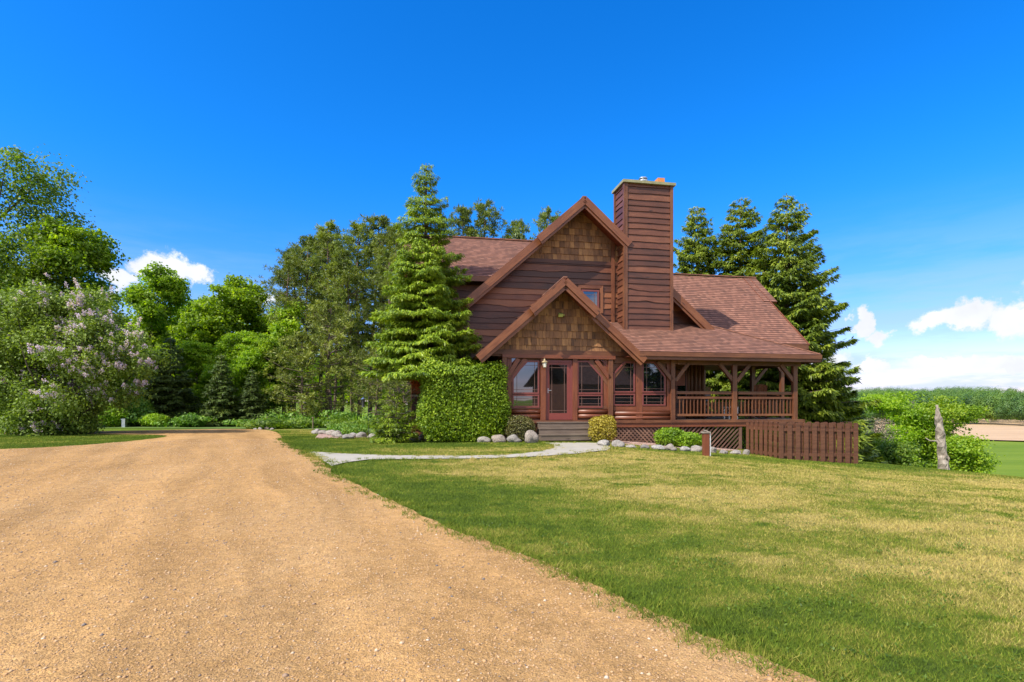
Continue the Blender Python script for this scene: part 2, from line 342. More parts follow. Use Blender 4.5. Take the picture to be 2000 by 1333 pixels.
def copy_tree(o, loc, rz=0., sc=(1, 1, 1)):
    c = o.copy(); COL.objects.link(c); c.location = loc; c.rotation_euler = (0, 0, rz); c.scale = sc
    for ch in list(o.children):
        d = ch.copy(); COL.objects.link(d); d.parent = c
        for g in list(ch.children):
            e = g.copy(); COL.objects.link(e); e.parent = d
    return c
class MB:
    """collects bars, polygons and tubes and builds them as ONE mesh"""
    def __init__(s): s.v = []; s.f = []; s.uv = []
    def face(s, pts, uvs=None):
        i = len(s.v); s.v += [tuple(p) for p in pts]; s.f.append(tuple(range(i, i + len(pts))))
        s.uv.append(uvs if uvs else [(p[0], p[2]) for p in pts])
    def beam(s, a, b, w, h, up=(0, 0, 1)):
        a, b = Vector(a), Vector(b); d = (b - a); L = d.length; d.normalize(); up = Vector(up)
        x = d.cross(up).normalized(); y = x.cross(d).normalized(); i = len(s.v); r0 = random.random() * 9; r1 = random.random() * 9
        ring = [(-1, -1), (1, -1), (1, 1), (-1, 1)]
        for p in (a, b):
            for (q, r) in ring: s.v.append(tuple(p + x * q * w / 2 + y * r * h / 2))
        per = [0, w, w + h, w + h + w, 2 * (w + h)]
        for k in range(4):
            j = (k + 1) % 4; s.f.append((i + k, i + j, i + 4 + j, i + 4 + k))
            s.uv.append([(r0, r1 + per[k]), (r0, r1 + per[k + 1]), (r0 + L, r1 + per[k + 1]), (r0 + L, r1 + per[k])])
        for q in ((3, 2, 1, 0), (4, 5, 6, 7)):
            s.f.append(tuple(i + z for z in q)); s.uv.append([(r0, r1), (r0 + w, r1), (r0 + w, r1 + h), (r0, r1 + h)])
        return s
    def box(s, x0, x1, y0, y1, z0, z1):
        dx, dy, dz = x1 - x0, y1 - y0, z1 - z0
        if dz >= dx and dz >= dy: return s.beam(((x0 + x1) / 2, (y0 + y1) / 2, z0), ((x0 + x1) / 2, (y0 + y1) / 2, z1), dx, dy, (0, 1, 0))
        if dx >= dy: return s.beam((x0, (y0 + y1) / 2, (z0 + z1) / 2), (x1, (y0 + y1) / 2, (z0 + z1) / 2), dy, dz)
        return s.beam(((x0 + x1) / 2, y0, (z0 + z1) / 2), ((x0 + x1) / 2, y1, (z0 + z1) / 2), dx, dz)
    def prism(s, pts, v0, v1):
        """polygon in (u,z) extruded from v0 to v1"""
        n = len(pts); i = len(s.v); s.v += [(p[0], v0, p[1]) for p in pts] + [(p[0], v1, p[1]) for p in pts]
        s.f.append(tuple(range(i, i + n))); s.uv.append([(p[0], p[1]) for p in pts]); s.f.append(tuple(range(i + 2 * n - 1, i + n - 1, -1))); s.uv.append([(p[0], p[1]) for p in pts[::-1]])
        for k in range(n):
            j = (k + 1) % n; s.f.append((i + j, i + k, i + n + k, i + n + j)); s.uv.append([(0, 0), (.1, 0), (.1, .1), (0, .1)])
        return s
    def tube(s, pts, rad, seg=8, cap=True):
        pts = [Vector(p) for p in pts]; i = len(s.v); n = len(pts); r0 = random.random() * 9
        Lc = 0
        ls = []
        for k, p in enumerate(pts):
            d = (pts[min(k + 1, n - 1)] - pts[max(k - 1, 0)]).normalized(); x = d.cross(Vector((.31, .94, .12))).normalized(); y = d.cross(x)
            r = rad[k] if hasattr(rad, '__len__') else rad
            if k: Lc += (p - pts[k - 1]).length
            ls.append(Lc)
            for q in range(seg):
                a = 2 * math.pi * q / seg; s.v.append(tuple(p + x * math.cos(a) * r + y * math.sin(a) * r))
        for k in range(n - 1):
            for q in range(seg):
                j = (q + 1) % seg; s.f.append((i + k * seg + q, i + k * seg + j, i + (k + 1) * seg + j, i + (k + 1) * seg + q))
                c = .6 / seg; s.uv.append([(r0 + ls[k], c * q), (r0 + ls[k], c * (q + 1)), (r0 + ls[k + 1], c * (q + 1)), (r0 + ls[k + 1], c * q)])
        if cap:
            for k in (0, n - 1):
                f = tuple(i + k * seg + q for q in range(seg)); f = f[::-1] if k == 0 else f
                s.f.append(f); s.uv.append([(0, 0)] * seg)
        return s
    def build(s, name, material, parent=None, off=(0, 0, 0), smooth=False, cuts=None, loc=None):
        me = bpy.data.meshes.new(name); me.from_pydata([(a + off[0], b_ + off[1], c + off[2]) for a, b_, c in s.v], [], s.f)
        ul = me.uv_layers.new(name='UVMap'); flat = [c for u in s.uv for c in u]; ul.data.foreach_set('uv', np.array(flat, np.float32).ravel())
        if cuts:
            bm = bmesh.new(); bm.from_mesh(me)
            for (co, no) in cuts:
                bmesh.ops.bisect_plane(bm, geom=bm.verts[:] + bm.edges[:] + bm.faces[:], plane_co=Vector(co) + Vector(off), plane_no=no, clear_outer=True)
            bm.to_mesh(me); bm.free()
        if smooth: me.polygons.foreach_set('use_smooth', np.ones(len(me.polygons), bool))
        me.materials.append(MATS[material]); o = bpy.data.objects.new(name, me); COL.objects.link(o)
        if parent: o.parent = parent
        if loc is not None: o.location = loc
        return o
HO = (0, 0, -HZ)

# ------------------------------------------------------------ ground, drive, walk, beds, fields
def axis(lo, hi, n0, k):
    t = np.linspace(-1, 1, n0); s = np.sinh(t * k) / math.sinh(k)
    return np.where(s < 0, -s * lo, s * hi)
def grid_sheet(xs, ys, name, material, dz=0.):
    Xg, Yg = np.meshgrid(xs, ys); Z = gz(Xg, Yg) + dz; nx, ny = len(xs), len(ys)
    V = np.stack([Xg.ravel(), Yg.ravel(), Z.ravel()], 1); i = np.arange(nx * ny).reshape(ny, nx)
    F = np.stack([i[:-1, :-1], i[:-1, 1:], i[1:, 1:], i[1:, :-1]], -1).reshape(-1, 4)
    return npmesh(name, V, F, material, smooth=True)
xs = np.unique(np.concatenate([np.arange(-40, 30, .5), -40 - np.cumsum(np.linspace(.6, 60, 60)), 30 + np.cumsum(np.linspace(.6, 60, 60))]))
ys = np.unique(np.concatenate([np.arange(-14, 60, .5), -14 - np.cumsum(np.linspace(.6, 40, 40)), 60 + np.cumsum(np.linspace(.6, 70, 70))]))
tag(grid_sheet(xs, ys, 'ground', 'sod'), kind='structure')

def densify(poly, step=.35, jit=0.):
    o = []
    for k in range(len(poly)):
        a = np.array(poly[k]); b_ = np.array(poly[(k + 1) % len(poly)]); n = max(1, int(np.linalg.norm(b_ - a) / step)); n = min(n, 120)
        for q in range(n):
            p = a + (b_ - a) * q / n
            if jit and np.hypot(*p) < 26: p = p + rng.normal(0, jit, 2)
            o.append(p)
    return np.array(o)
def smooth_poly(p, it=2):
    p = [np.array(q, float) for q in p]
    for _ in range(it):
        o = []
        for k in range(len(p)):
            a, b_ = p[k], p[(k + 1) % len(p)]; o += [a * .75 + b_ * .25, a * .25 + b_ * .75]
        p = o
    return p
def inside(poly, P):
    x, y = P[:, 0], P[:, 1]; c = np.zeros(len(P), bool); n = len(poly); j = n - 1
    for i in range(n):
        xi, yi = poly[i]; xj, yj = poly[j]
        if yi != yj: c ^= ((yi > y) != (yj > y)) & (x < (xj - xi) * (y - yi) / (yj - yi) + xi)
        j = i
    return c
def drape(poly, name, material, dz, cell=.45, rim=.35, jit=0.):
    e = densify(poly, rim, jit); lo = e.min(0); hi = e.max(0); lo = np.maximum(lo, (-70, -16)); hi = np.minimum(hi, (60, 60))
    gx, gy = np.meshgrid(np.arange(lo[0], hi[0], cell), np.arange(lo[1], hi[1], cell)); P = np.stack([gx.ravel(), gy.ravel()], 1); P = P[inside(e, P)]
    n = len(e); allp = [Vector(p) for p in e] + [Vector(p) for p in P]
    r = delaunay_2d_cdt(allp, [], [list(range(n))], 1, 1e-4)
    V = np.array([tuple(p) for p in r[0]]); F = [f for f in r[2]]
    Z = gz(V[:, 0], V[:, 1]) + dz
    return npmesh(name, np.column_stack([V, Z]), np.array(F), material, smooth=True), e
drive_px = [(1450, 1275), (1350, 1228), (1250, 1188), (1140, 1138), (1080, 1108), (950, 1058), (860, 1028), (780, 985), (700, 950), (652, 926), (640, 912), (600, 884),
            (565, 868), (551, 857), (546, 847), (530, 841.5), (495, 839), (440, 838.5), (330, 840.5), (165, 843.5), (-60, 844.5)]
left_lawn_px = [(-60, 849.5), (165, 849), (300, 850), (334, 852), (300, 858), (200, 868), (100, 874.5), (0, 879), (-250, 886)]
dp = [gp(*p) for p in drive_px]
lp = [gp(*p) for p in left_lawn_px]
dpoly = smooth_poly([(4.4, -2.0), (2.9, 1.3), (1.85, 2.95)] + dp + [(-60, dp[-1][1]), (-60, lp[0][1])] + lp + [(-45, 17), (-60, 12), (-60, -15), (9, -15)], 2)
drive, DRV = drape(dpoly, 'driveway', 'drive_gravel', .012, jit=.03); tag(drive, kind='structure')
walk_px = [(600, 883), (660, 887), (760, 891), (900, 892), (990, 890), (1050, 884), (1082, 877), (1082, 870), (1062, 866.5), (1167, 866.5), (1180, 869), (1193, 876), (1185, 881), (1130, 887), (1050, 893), (950, 897), (820, 898), (720, 899), (675, 905), (648, 912)]
wpoly = [gp(*p) for p in walk_px]
walk, WLK = drape(wpoly, 'footpath', 'concrete', .02, cell=.4); tag(walk, kind='structure')
hw = lambda u, v: HW(u, v)
bedL = [gp(*p) for p in [(618, 843), (642, 848), (700, 854), (780, 857), (830, 858), (900, 859), (1000, 862), (1048, 863)]] + [hw(-.9, -1.1), hw(-.9, 0), hw(-3.9, .2), hw(-3.9, 2.3), hw(-5.5, 3.2), hw(-8.5, 3.0), gp(628, 841)]
bedR = [hw(1.25, -.95), gp(1192, 867), gp(1240, 871), (gp(1300, 875)), gp(1380, 880), gp(1465, 885), hw(6.8, -.2), hw(6.6, .5), hw(1.25, .5)]
bl, BL = drape(bedL, 'left_flower_bed', 'bed_mulch', .016, cell=.4); tag(bl, kind='structure')
br_, BR = drape(bedR, 'right_flower_bed', 'bed_mulch', .016, cell=.4); tag(br_, kind='structure')
# far ploughed field, a sheet on the rising ground beyond the pasture
def polar_sheet(r0, r1, a0, a1, name, material, dz):
    rr = np.linspace(r0, r1, 60); aa = np.linspace(R(a0), R(a1), 90); A, Q = np.meshgrid(aa, rr); X = Q * np.sin(A); Y = Q * np.cos(A)
    V = np.stack([X.ravel(), Y.ravel(), (gz(X, Y) + dz).ravel()], 1); i = np.arange(60 * 90).reshape(60, 90)
    F = np.stack([i[:-1, :-1], i[:-1, 1:], i[1:, 1:], i[1:, :-1]], -1).reshape(-1, 4)
    return npmesh(name, V, F, material, smooth=True)
tag(polar_sheet(192, 400, 33, 62, 'ploughed_field', 'ploughed', .35), kind='structure')
# shaded woodland floor under the trees on the left
wf, WF = drape([(-60, 30.6), (-34, 31.0), (-19, 31.2), (-12, 31.0), (-6.8, 26), (-6, 24), (-1, 32), (0, 58), (-60, 58)], 'woodland_floor', 'leaf_litter', .02, cell=1.0, rim=1.); tag(wf, kind='structure')

# ------------------------------------------------------------ THE HOUSE
house = empty('log_house', (HX, HY, HZ), TH)
tag(house, 'brown timber house with shake gables, tall wood sided chimney and wraparound porch', 'house')
def part(mb, name, material, parent=None, **k):
    return mb.build(name, material, parent or house, off=HO, **k)
PIT = .883
ERZ, MRZ = 4.32, 7.93                      # entry ridge, main ridge (camera height = 0)
MU = 1.40                                  # u of the main gable's apex
MW = 2.3                                   # v of the main front wall

def siding(u0, u1, z0, z1, v, exp=.23, dirn='front', wav=.022, name_seed=0):
    """live-edge lap boards; each board leans out at its wavy lower edge"""
    mb = MB(); z = z0; rr = random.Random(name_seed); n = max(6, int((u1 - u0) / .16))
    while z < z1:
        e = exp * rr.uniform(.9, 1.1); amp = wav * rr.choice([.12, .15, .25, .3, .5, 1.4]); f1, f2, p1, p2 = rr.uniform(1, 2.5), rr.uniform(3, 6), rr.uniform(0, 6), rr.uniform(0, 6)
        ro, r1 = rr.random() * 20, rr.random() * 20; pts = []
        for k in range(n + 1):
            u = u0 + (u1 - u0) * k / n; dz = amp * (math.sin(u * f1 + p1) + .6 * math.sin(u * f2 + p2) + .3 * math.sin(u * 11 + p1))
            pts.append((u, z + dz - .012))
        i = len(mb.v); top = z + e + .02
        for (u, zb) in pts:
            for (vv_, zz) in ((-.008, top), (-.044, zb), (-.004, zb + .004)):
                if dirn == 'front': mb.v.append((u, v + vv_, zz))
                else: mb.v.append((v + vv_, u, zz))       # wall facing -u, running along v
        for k in range(n):
            a = i + 3 * k; bq = a + 3; L0 = (u1 - u0) * k / n + ro; L1 = (u1 - u0) * (k + 1) / n + ro
            q1, q2 = (a, a + 1, bq + 1, bq), (a + 1, a + 2, bq + 2, bq + 1)
            if dirn == 'side': q1, q2 = q1[::-1], q2[::-1]
            mb.f.append(q1); mb.uv.append([(L0, r1 + e), (L0, r1), (L1, r1), (L1, r1 + e)] if dirn == 'front' else [(L1, r1 + e), (L1, r1), (L0, r1), (L0, r1 + e)])
            mb.f.append(q2); mb.uv.append([(L0, r1), (L0, r1 + .02), (L1, r1 + .02), (L1, r1)])
        z += e
    return mb
def shakes(u0, u1, z0, z1, v, exp=.255, wmin=.09, wmax=.19, seed=1):
    mb = MB(); rr = random.Random(seed); z = z0; row = 0
    while z < z1:
        u = u0 - rr.random() * .1
        while u < u1:
            wd = rr.uniform(wmin, wmax); g = .006; dz = rr.uniform(-.008, .008) if row else 0; th = rr.uniform(.028, .052)
            a, b_ = u + g / 2, u + wd - g / 2; top = z + exp + .03; zb = z + dz; i = len(mb.v); o1, o2 = rr.random() * 30, rr.random() * 30
            mb.v += [(a, v - .004, top), (b_, v - .004, top), (b_, v - th, zb), (a, v - th, zb), (a, v + .01, zb), (b_, v + .01, zb), (a, v + .01, top), (b_, v + .01, top)]
            for f, uvq in (((3, 2, 1, 0), [(0, 0), (0, wd), (exp, wd), (exp, 0)]), ((4, 5, 2, 3), [(0, 0), (0, wd), (.02, wd), (.02, 0)]), ((4, 3, 0, 6), [(0, 0), (.02, 0), (.02, exp), (0, exp)]), ((2, 5, 7, 1), [(0, 0), (.02, 0), (.02, exp), (0, exp)])):
                mb.f.append(tuple(i + q for q in f)); mb.uv.append([(o1 + x, o2 + y) for x, y in uvq])
            u += wd
        z += exp; row += 1
    return mb
def gable_cuts(ua, zr, v):
    n = math.hypot(1, PIT); o = .03
    return [((ua, v, zr - o), (PIT / n, 0, 1 / n)), ((ua, v, zr - o), (-PIT / n, 0, 1 / n))]
def roof_plane(name, e0, e1, r1, r0, cuts=None, th=.10, course=.165, parent=None, soff='soffit'):
    """shingle courses laid up the slope from eave (e0,e1) to ridge (r0,r1) on a boarded deck"""
    e0, e1, r0, r1 = map(Vector, (e0, e1, r0, r1)); L = ((r0 - e0).length + (r1 - e1).length) / 2; L = max(L, (r0 - e0).dot(((e1 - e0).cross(r1 - e1)).normalized().cross((e1 - e0).normalized())))
    nrm = (e1 - e0).cross(r0 - e0).normalized()
    if nrm.z < 0: nrm = -nrm
    ax = (e1 - e0).normalized(); upd = nrm.cross(ax)
    if upd.z < 0: upd = -upd
    Hh = (r0 - e0).dot(upd); n = max(1, round(Hh / course)); mb = MB()
    for k in range(n):
        t0, t1 = k / n, (k + 1) / n; a0, b0, a1, b1 = e0.lerp(r0, t0), e1.lerp(r1, t0), e0.lerp(r0, t1), e1.lerp(r1, t1)
        A0, B0 = a0 + nrm * .014, b0 + nrm * .014
        U = lambda p: ((p - e0).dot(ax), 0)[0]
        v0 = k * .14; v1 = v0 + .1399
        mb.face((A0, B0, b1, a1), [(U(a0), v0 + .001), (U(b0), v0 + .001), (U(b1), v1), (U(a1), v1)])
        mb.face((a0, b0, B0, A0), [(U(a0), v0 + .002), (U(b0), v0 + .002), (U(b0), v0 + .004), (U(a0), v0 + .004)])
    ro = part(mb, name, 'roof_shingle', parent, cuts=cuts)
    sb = MB(); q = [p - nrm * .004 for p in (e0, e1, r1, r0)]; d = [p - nrm * th for p in (e0, e1, r1, r0)]
    def uvp(p): return ((p - e0).dot(ax), (p - e0).dot(upd))
    # soffit boards
    for quad in ((q[0], q[1], q[2], q[3]), (d[3], d[2], d[1], d[0]), (q[1], q[0], d[0], d[1]), (q[2], q[1], d[1], d[2]), (q[3], q[2], d[2], d[3]), (q[0], q[3], d[3], d[0])):
        sb.face(quad, [uvp(p) for p in quad])
    part(sb, 'soffit', soff, ro, cuts=cuts)
    return ro

# --- foundation walls (dark core so nothing shows through) and main front wall
core = MB(); core.prism([(MU - 5.2, -1.25), (MU + 5.2, -1.25), (MU + 5.2, MRZ - PIT * 5.2 - .15), (MU, MRZ - .15), (MU - 5.2, MRZ - PIT * 5.2 - .15)], MW + .02, 12.)
core.box(-5.0, MU - 5.2, 2.9, 9.7, -1.25, 4.9)
part(core, 'wall', 'siding')
BZ = pv(1100, 513, MW)[1]                                   # band between siding and shakes
part(siding(MU - 5.2, MU + 5.25, -.4, BZ - .02, MW, name_seed=3), 'siding', 'siding', cuts=gable_cuts(MU, MRZ, MW))
part(shakes(MU - 3.2, MU + 3.2, BZ + .06, MRZ, MW - .002, seed=4, wmin=.12, wmax=.24), 'shake_gable', 'shake', cuts=gable_cuts(MU, MRZ, MW))
part(MB().box(MU - 3.0, MU + 3.0, MW - .06, MW - .001, BZ - .05, BZ + .09), 'gable_band', 'siding', cuts=gable_cuts(MU, MRZ, MW))
# main gable roof (two slopes), front edge stepped: the peak leans further out
def rake(ua, zr, us, zs_off, v, name='rake_board', w_=.05, h_=.26, both=(1, -1), d0=0.):
    for sg in both:
        mb = MB(); a = (ua + sg * d0, v, zr - .13 - d0 * PIT); b_ = (ua + sg * us, v, zr - .13 - us * PIT)
        mb.beam(a, b_, w_, h_, (sg * PIT, 0, 1)); o = part(mb, name, 'rake')
        mb = MB(); dn = Vector((-sg * PIT, 0, -1)).normalized() * .14
        mb.beam(Vector(a) + dn + Vector((0, .055, 0)), Vector(b_) + dn + Vector((0, .055, 0)), .05, .16, (sg * PIT, 0, 1)); part(mb, 'rake_trim', 'rake', o)
MF = 1.78; MFU = 1.50
n_ = math.hypot(1, PIT)
EAV = 5.95
for sg in (-1, 1):
    roof_plane('roof', *( [(MU + sg * EAV, MF, MRZ - PIT * EAV), (MU + sg * EAV, 12.4, MRZ - PIT * EAV), (MU, 12.4, MRZ), (MU, MF, MRZ)]))
    st = (1.72)
    roof_plane('roof_peak', (MU + sg * st, MFU, MRZ + .03 - PIT * st), (MU + sg * st, MF + .3, MRZ + .03 - PIT * st), (MU, MF + .3, MRZ + .03), (MU, MFU, MRZ + .03), th=.13)
rake(MU, MRZ + .02, EAV, 0, MF - .03, d0=1.6)
rake(MU, MRZ + .05, 1.78, 0, MFU - .03)
part(MB().beam((MU, MFU, MRZ + .05), (MU, 12.4, MRZ + .02), .16, .05), 'ridge_cap', 'roof_shingle')
# entry gable roof
EF, EFU, EE = -.58, -.80, 2.88
for sg in (-1, 1):
    roof_plane('entry_roof', (sg * EE, EF, ERZ - PIT * EE), (sg * EE, MW - .02, ERZ - PIT * EE), (0, MW - .02, ERZ), (0, EF, ERZ), th=.10)
    st = 1.12
    roof_plane('entry_roof_peak', (sg * st, EFU, ERZ + .03 - PIT * st), (sg * st, EF + .3, ERZ + .03 - PIT * st), (0, EF + .3, ERZ + .03), (0, EFU, ERZ + .03), th=.12)
rake(0, ERZ + .02, EE, 0, EF - .03, d0=1.0, h_=.22)
rake(0, ERZ + .05, 1.16, 0, EFU - .03, h_=.22)
part(MB().beam((0, EFU, ERZ + .05), (0, MW - .02, ERZ + .03), .13, .04), 'ridge_cap', 'roof_shingle')
# left wing: long roof behind, low eave
LR, LRZ, LEv, LEz = 6.4, 7.68, 2.35, 5.03
roof_plane('wing_roof', (-5.3, LEv, LEz), (MU - 1, LEv, LEz), (MU - .2, LR, LRZ), (-5.3, LR, LRZ), cuts=[((MU, 2, MRZ + .02), (PIT / n_, 0, -1 / n_))])
roof_plane('wing_roof', (MU - 1, 10.4, LEz), (-5.3, 10.4, LEz), (-5.3, LR, LRZ), (MU - .2, LR, LRZ), cuts=[((MU, 2, MRZ + .02), (PIT / n_, 0, -1 / n_))])
part(MB().box(-5.3, MU - 3.2, LEv - .05, LEv, LEz - .2, LEz - .01), 'eave_board', 'rake')
part(siding(-5.0, MU - 2.2, -1.0, LEz - .05, 2.88, name_seed=8), 'siding', 'siding')
part(MB().beam((-5.3, LR, LRZ + .03), (MU - .2, LR, LRZ + .03), .16, .05, (0, 0, 1)), 'ridge_cap', 'roof_shingle')
# right wing: big open porch roof, ridge along u
WR, WRZ, WEv, WEz, WU = 7.0, 6.62, 2.7, 2.80, 11.75
WUN = 12.15
cutW = [((MU, 2, MRZ + .0), (-PIT / n_, 0, -1 / n_))]
roof_plane('porch_wing_roof', (MU + 2, WEv, WEz), (WU, WEv, WEz), (WU, WR, WRZ), (MU + 2, WR, WRZ), cuts=cutW)
roof_plane('porch_wing_roof', (WU, 2 * WR - WEv, WEz), (MU + 2, 2 * WR - WEv, WEz), (MU + 2, WR, WRZ), (WU, WR, WRZ), cuts=cutW)
fz = .50; pe = lambda s_: (WEv + (WR - WEv) * s_, WEz + (WRZ - WEz) * s_)
for sg in (1, -1):
    v0, z0 = pe(.60); v0 = WR - sg * (WR - v0)
    mb = [(WU - .3, v0, z0 + .03), (WUN, v0, z0 + .03), (WUN, WR, WRZ + .03), (WU - .3, WR, WRZ + .03)]
    if sg == -1: mb = [mb[1], mb[0], mb[3], mb[2]]
    roof_plane('roof_peak', *mb, th=.12)
    vv0 = WR - sg * (WR - WEv)
    part(MB().beam((WU + .03, vv0, WEz - .1), (WU + .03, WR, WRZ - .1), .05, .22), 'rake_board', 'rake')
part(MB().beam((MU + 2, WR, WRZ + .05), (WUN, WR, WRZ + .05), .16, .05), 'ridge_cap', 'roof_shingle', cuts=cutW)
part(MB().box(MU + 5.2, WU, WEv - .05, WEv, WEz - .24, WEz - .01), 'eave_board', 'timber')
part(MB().box(MU + 5.6, WU - .1, WEv + .3, WEv + .45, WEz - .35, WEz + .05), 'beam', 'timber')
# front porch roof: one slope with a hip at the right end, valley against the entry roof
PS, PZ, PV, PU = .50, 1.99, -.60, 9.68
tz = lambda v_: PZ + PS * (v_ - PV)
topv = 2.28; tt = topv - PV
cutE = [((0, 0, ERZ + .004), (-PIT / n_, 0, -1 / n_))]
roof_plane('porch_roof', (1.2, PV, PZ), (PU, PV, PZ), (PU - tt, topv, tz(topv)), (1.2, topv, tz(topv)), cuts=cutE, th=.09)
roof_plane('porch_roof', (PU, PV, PZ), (PU, 5.2, PZ), (PU - tt, 5.2, tz(topv)), (PU - tt, topv, tz(topv)), th=.09)
part(MB().beam((PU, PV, PZ + .02), (PU - tt, topv, tz(topv) + .02), .14, .035), 'hip_cap', 'roof_shingle')
fb = MB().box(2.66, PU + .02, PV - .05, PV, PZ - .16, PZ - .005); part(fb, 'fascia', 'timber')
part(MB().box(2.70, PU, PV, PV + .10, PZ - .27, PZ - .15), 'fascia_trim', 'timber')
part(MB().box(PU - .02, PU + .03, PV, 5.2, PZ - .27, PZ - .005), 'fascia', 'timber')
part(MB().box(2.3, PU - .02, PV + .1, -.02, PZ - .18, PZ - .16), 'soffit', 'soffit')
part(MB().box(6.7, PU - .02, .1, 5.2, PZ - .18, PZ - .16), 'porch_ceiling', 'soffit')

# --- chimney
chim = MB(); CU0, CU1, CV0, CV1, CT = 2.97, 4.95, 1.50, 2.57, 8.62
chim.box(CU0 + .04, CU1 - .04, CV0 + .05, CV1, 1.5, CT)
ch = part(chim, 'chimney', 'chimney_siding')
part(siding(CU0 + .1, CU1 - .1, 3.0, CT - .03, CV0 + .045, exp=.235, name_seed=11, wav=.026), 'siding', 'chimney_siding', ch, cuts=[((0, 0, CT), (0, 0, 1))])
part(siding(CV0 + .1, CV1 - .02, 2.7, CT - .03, CU0 + .045, exp=.235, dirn='side', name_seed=12, wav=.02), 'siding', 'chimney_siding', ch, cuts=[((0, 0, CT), (0, 0, 1))])
for u in (CU0, CU1 - .12):
    part(MB().box(u, u + .12, CV0 - .02, CV0 + .09, 2.95, CT - .001), 'corner_board', 'timber', ch)
part(MB().box(CU0 - .03, CU0 + .03, CV0 - .02, CV0 + .11, 2.9, CT - .002), 'corner_board', 'timber', ch)
part(MB().box(CU0 - .03, CU0 + .05, CV1 - .1, CV1 + .01, 6., CT - .002), 'corner_board', 'timber', ch)
part(MB().box(CU0 - .08, CU1 + .08, CV0 - .09, CV1 + .09, CT, CT + .10), 'chimney_cap', 'cap_metal', ch)
fl = MB(); fx = pv(1257, 350, 1.9)[0]; fl.tube([(fx, 1.95, CT + .1), (fx, 1.95, CT + .26)], .13, 14); fl.tube([(fx, 1.95, CT + .26), (fx, 1.95, CT + .30)], .20, 14)
fl.tube([(fx, 1.95, CT + .30), (fx, 1.95, CT + .38)], .09, 12); fl.tube([(fx, 1.95, CT + .38), (fx, 1.95, CT + .41)], .17, 14); part(fl, 'flue', 'steel', ch)
cx_ = pv(1290, 350, 1.9)[0]; fl = MB(); CT += .16
for q in (-1, 1):
    fl.box(cx_ + q * .11 - .03, cx_ + q * .11 + .03, 1.82, 2.1, CT + .1, CT + .27); fl.box(cx_ - .08, cx_ + .08, 1.96 + q * .11 - .03, 1.96 + q * .11 + .03, CT + .1, CT + .27)
fl.box(cx_ - .13, cx_ + .13, 1.83, 2.09, CT - .06, CT + .1); CT -= .16; part(fl, 'clay_flue', 'clay', ch)
part(MB().box(2.72, 2.86, MW - .07, MW - .005, 3.3, 7.0), 'corner_board', 'siding', cuts=gable_cuts(MU, MRZ, MW))

# --- entry front: shakes, beams, posts, windows, door
part(shakes(-2.9, 2.9, 1.93, ERZ, -.02, seed=9), 'shake_gable', 'shake', cuts=gable_cuts(0, ERZ, 0))
bk = MB(); bk.prism([(-2.6, 1.8), (2.6, 1.8), (0, ERZ - .12)], 0, .15); part(bk, 'wall', 'siding')
part(MB().box(-2.62, 2.55, -.07, -.001, 1.86, 2.02), 'frieze_board', 'timber', cuts=gable_cuts(0, ERZ - .05, 0))
q0, q1 = pv(980, 692)[0], pv(1199, 692)[0]
part(MB().box(q0, q1, -.16, .05, 1.735, 1.858), 'header_beam', 'timber_red')
part(MB().box(q1, 4.35, -.05, .15, 1.62, 1.80), 'header_beam', 'timber')
part(MB().box(4.35, 9.3, -.06, .10, 1.60, 1.80), 'porch_beam', 'timber')
DZ = -.37                                                # deck surface
def post(x0, x1, v0, zt, zb=DZ, m_='timber', name='post', dv=.15):
    u0, u1 = pv(x0, 750, v0)[0], pv(x1, 750, v0)[0]; return part(MB().box(u0, u1, v0, v0 + dv, zb, zt), name, m_)
post(981.5, 990.6, -.13, 1.735); post(1188.6, 1197.5, -.13, 1.735)
post(1056, 1066, -.10, 1.735, m_='timber_red'); post(1119, 1128, -.10, 1.735, m_='timber_red')
post(1242, 1255, -.07, 1.66, m_='timber_red'); post(1311, 1319, -.13, 1.80)
for (x0, x1) in ((1431.5, 1440), (1550, 1558)): post(x0, x1, -.10, 1.62)
part(MB().box(9.04, 9.2, 2.6, 2.76, DZ, PZ - .2), 'post', 'timber')
part(MB().box(10.85, 11.0, 3.2, 3.35, DZ, WEz), 'post', 'timber')
part(MB().box(10.85, 11.0, 9.8, 9.95, DZ, WEz), 'post', 'timber')
part(MB().box(9.04, 9.2, 9.8, 9.95, DZ, WEz), 'post', 'timber')
# knee braces
def brace(u0, z0, u1, z1, v, w_=.13, m_='timber'):
    part(MB().beam((u0, v, z0), (u1, v, z1), .10, w_, (0, 1, 0)) if False else MB().beam((u0, v, z0), (u1, v, z1), w_, .10, (0, 1, 0)), 'knee_brace', m_)
pu_ = lambda x: pv(x, 750, -.05)[0]
brace(pu_(990), 1.06, pu_(1012), 1.71, -.08, .14, 'timber_red'); brace(pu_(990) - .02, .82, pu_(1027), 1.72, -.02, .16, 'timber_red')
brace(pu_(1190), 1.06, pu_(1163), 1.71, -.08, .14, 'timber_red'); brace(pu_(1190) + .02, .82, pu_(1152), 1.72, -.02, .16, 'timber')
brace(pu_(1311), 1.05, pu_(1283), 1.68, -.08, .13); brace(pu_(1196), 1.05, pu_(1222), 1.68, .0, .13)
for a, b_ in ((1319, 1345), (1433, 1405), (1439, 1465), (1551, 1525)): brace(pu_(a), 1.02, pu_(b_), 1.66, -.03, .13)
brace(9.12, 1.0, 9.75, 1.75, 2.68, .13); brace(10.92, 1.6, 10.3, 2.5, 3.27, .13)
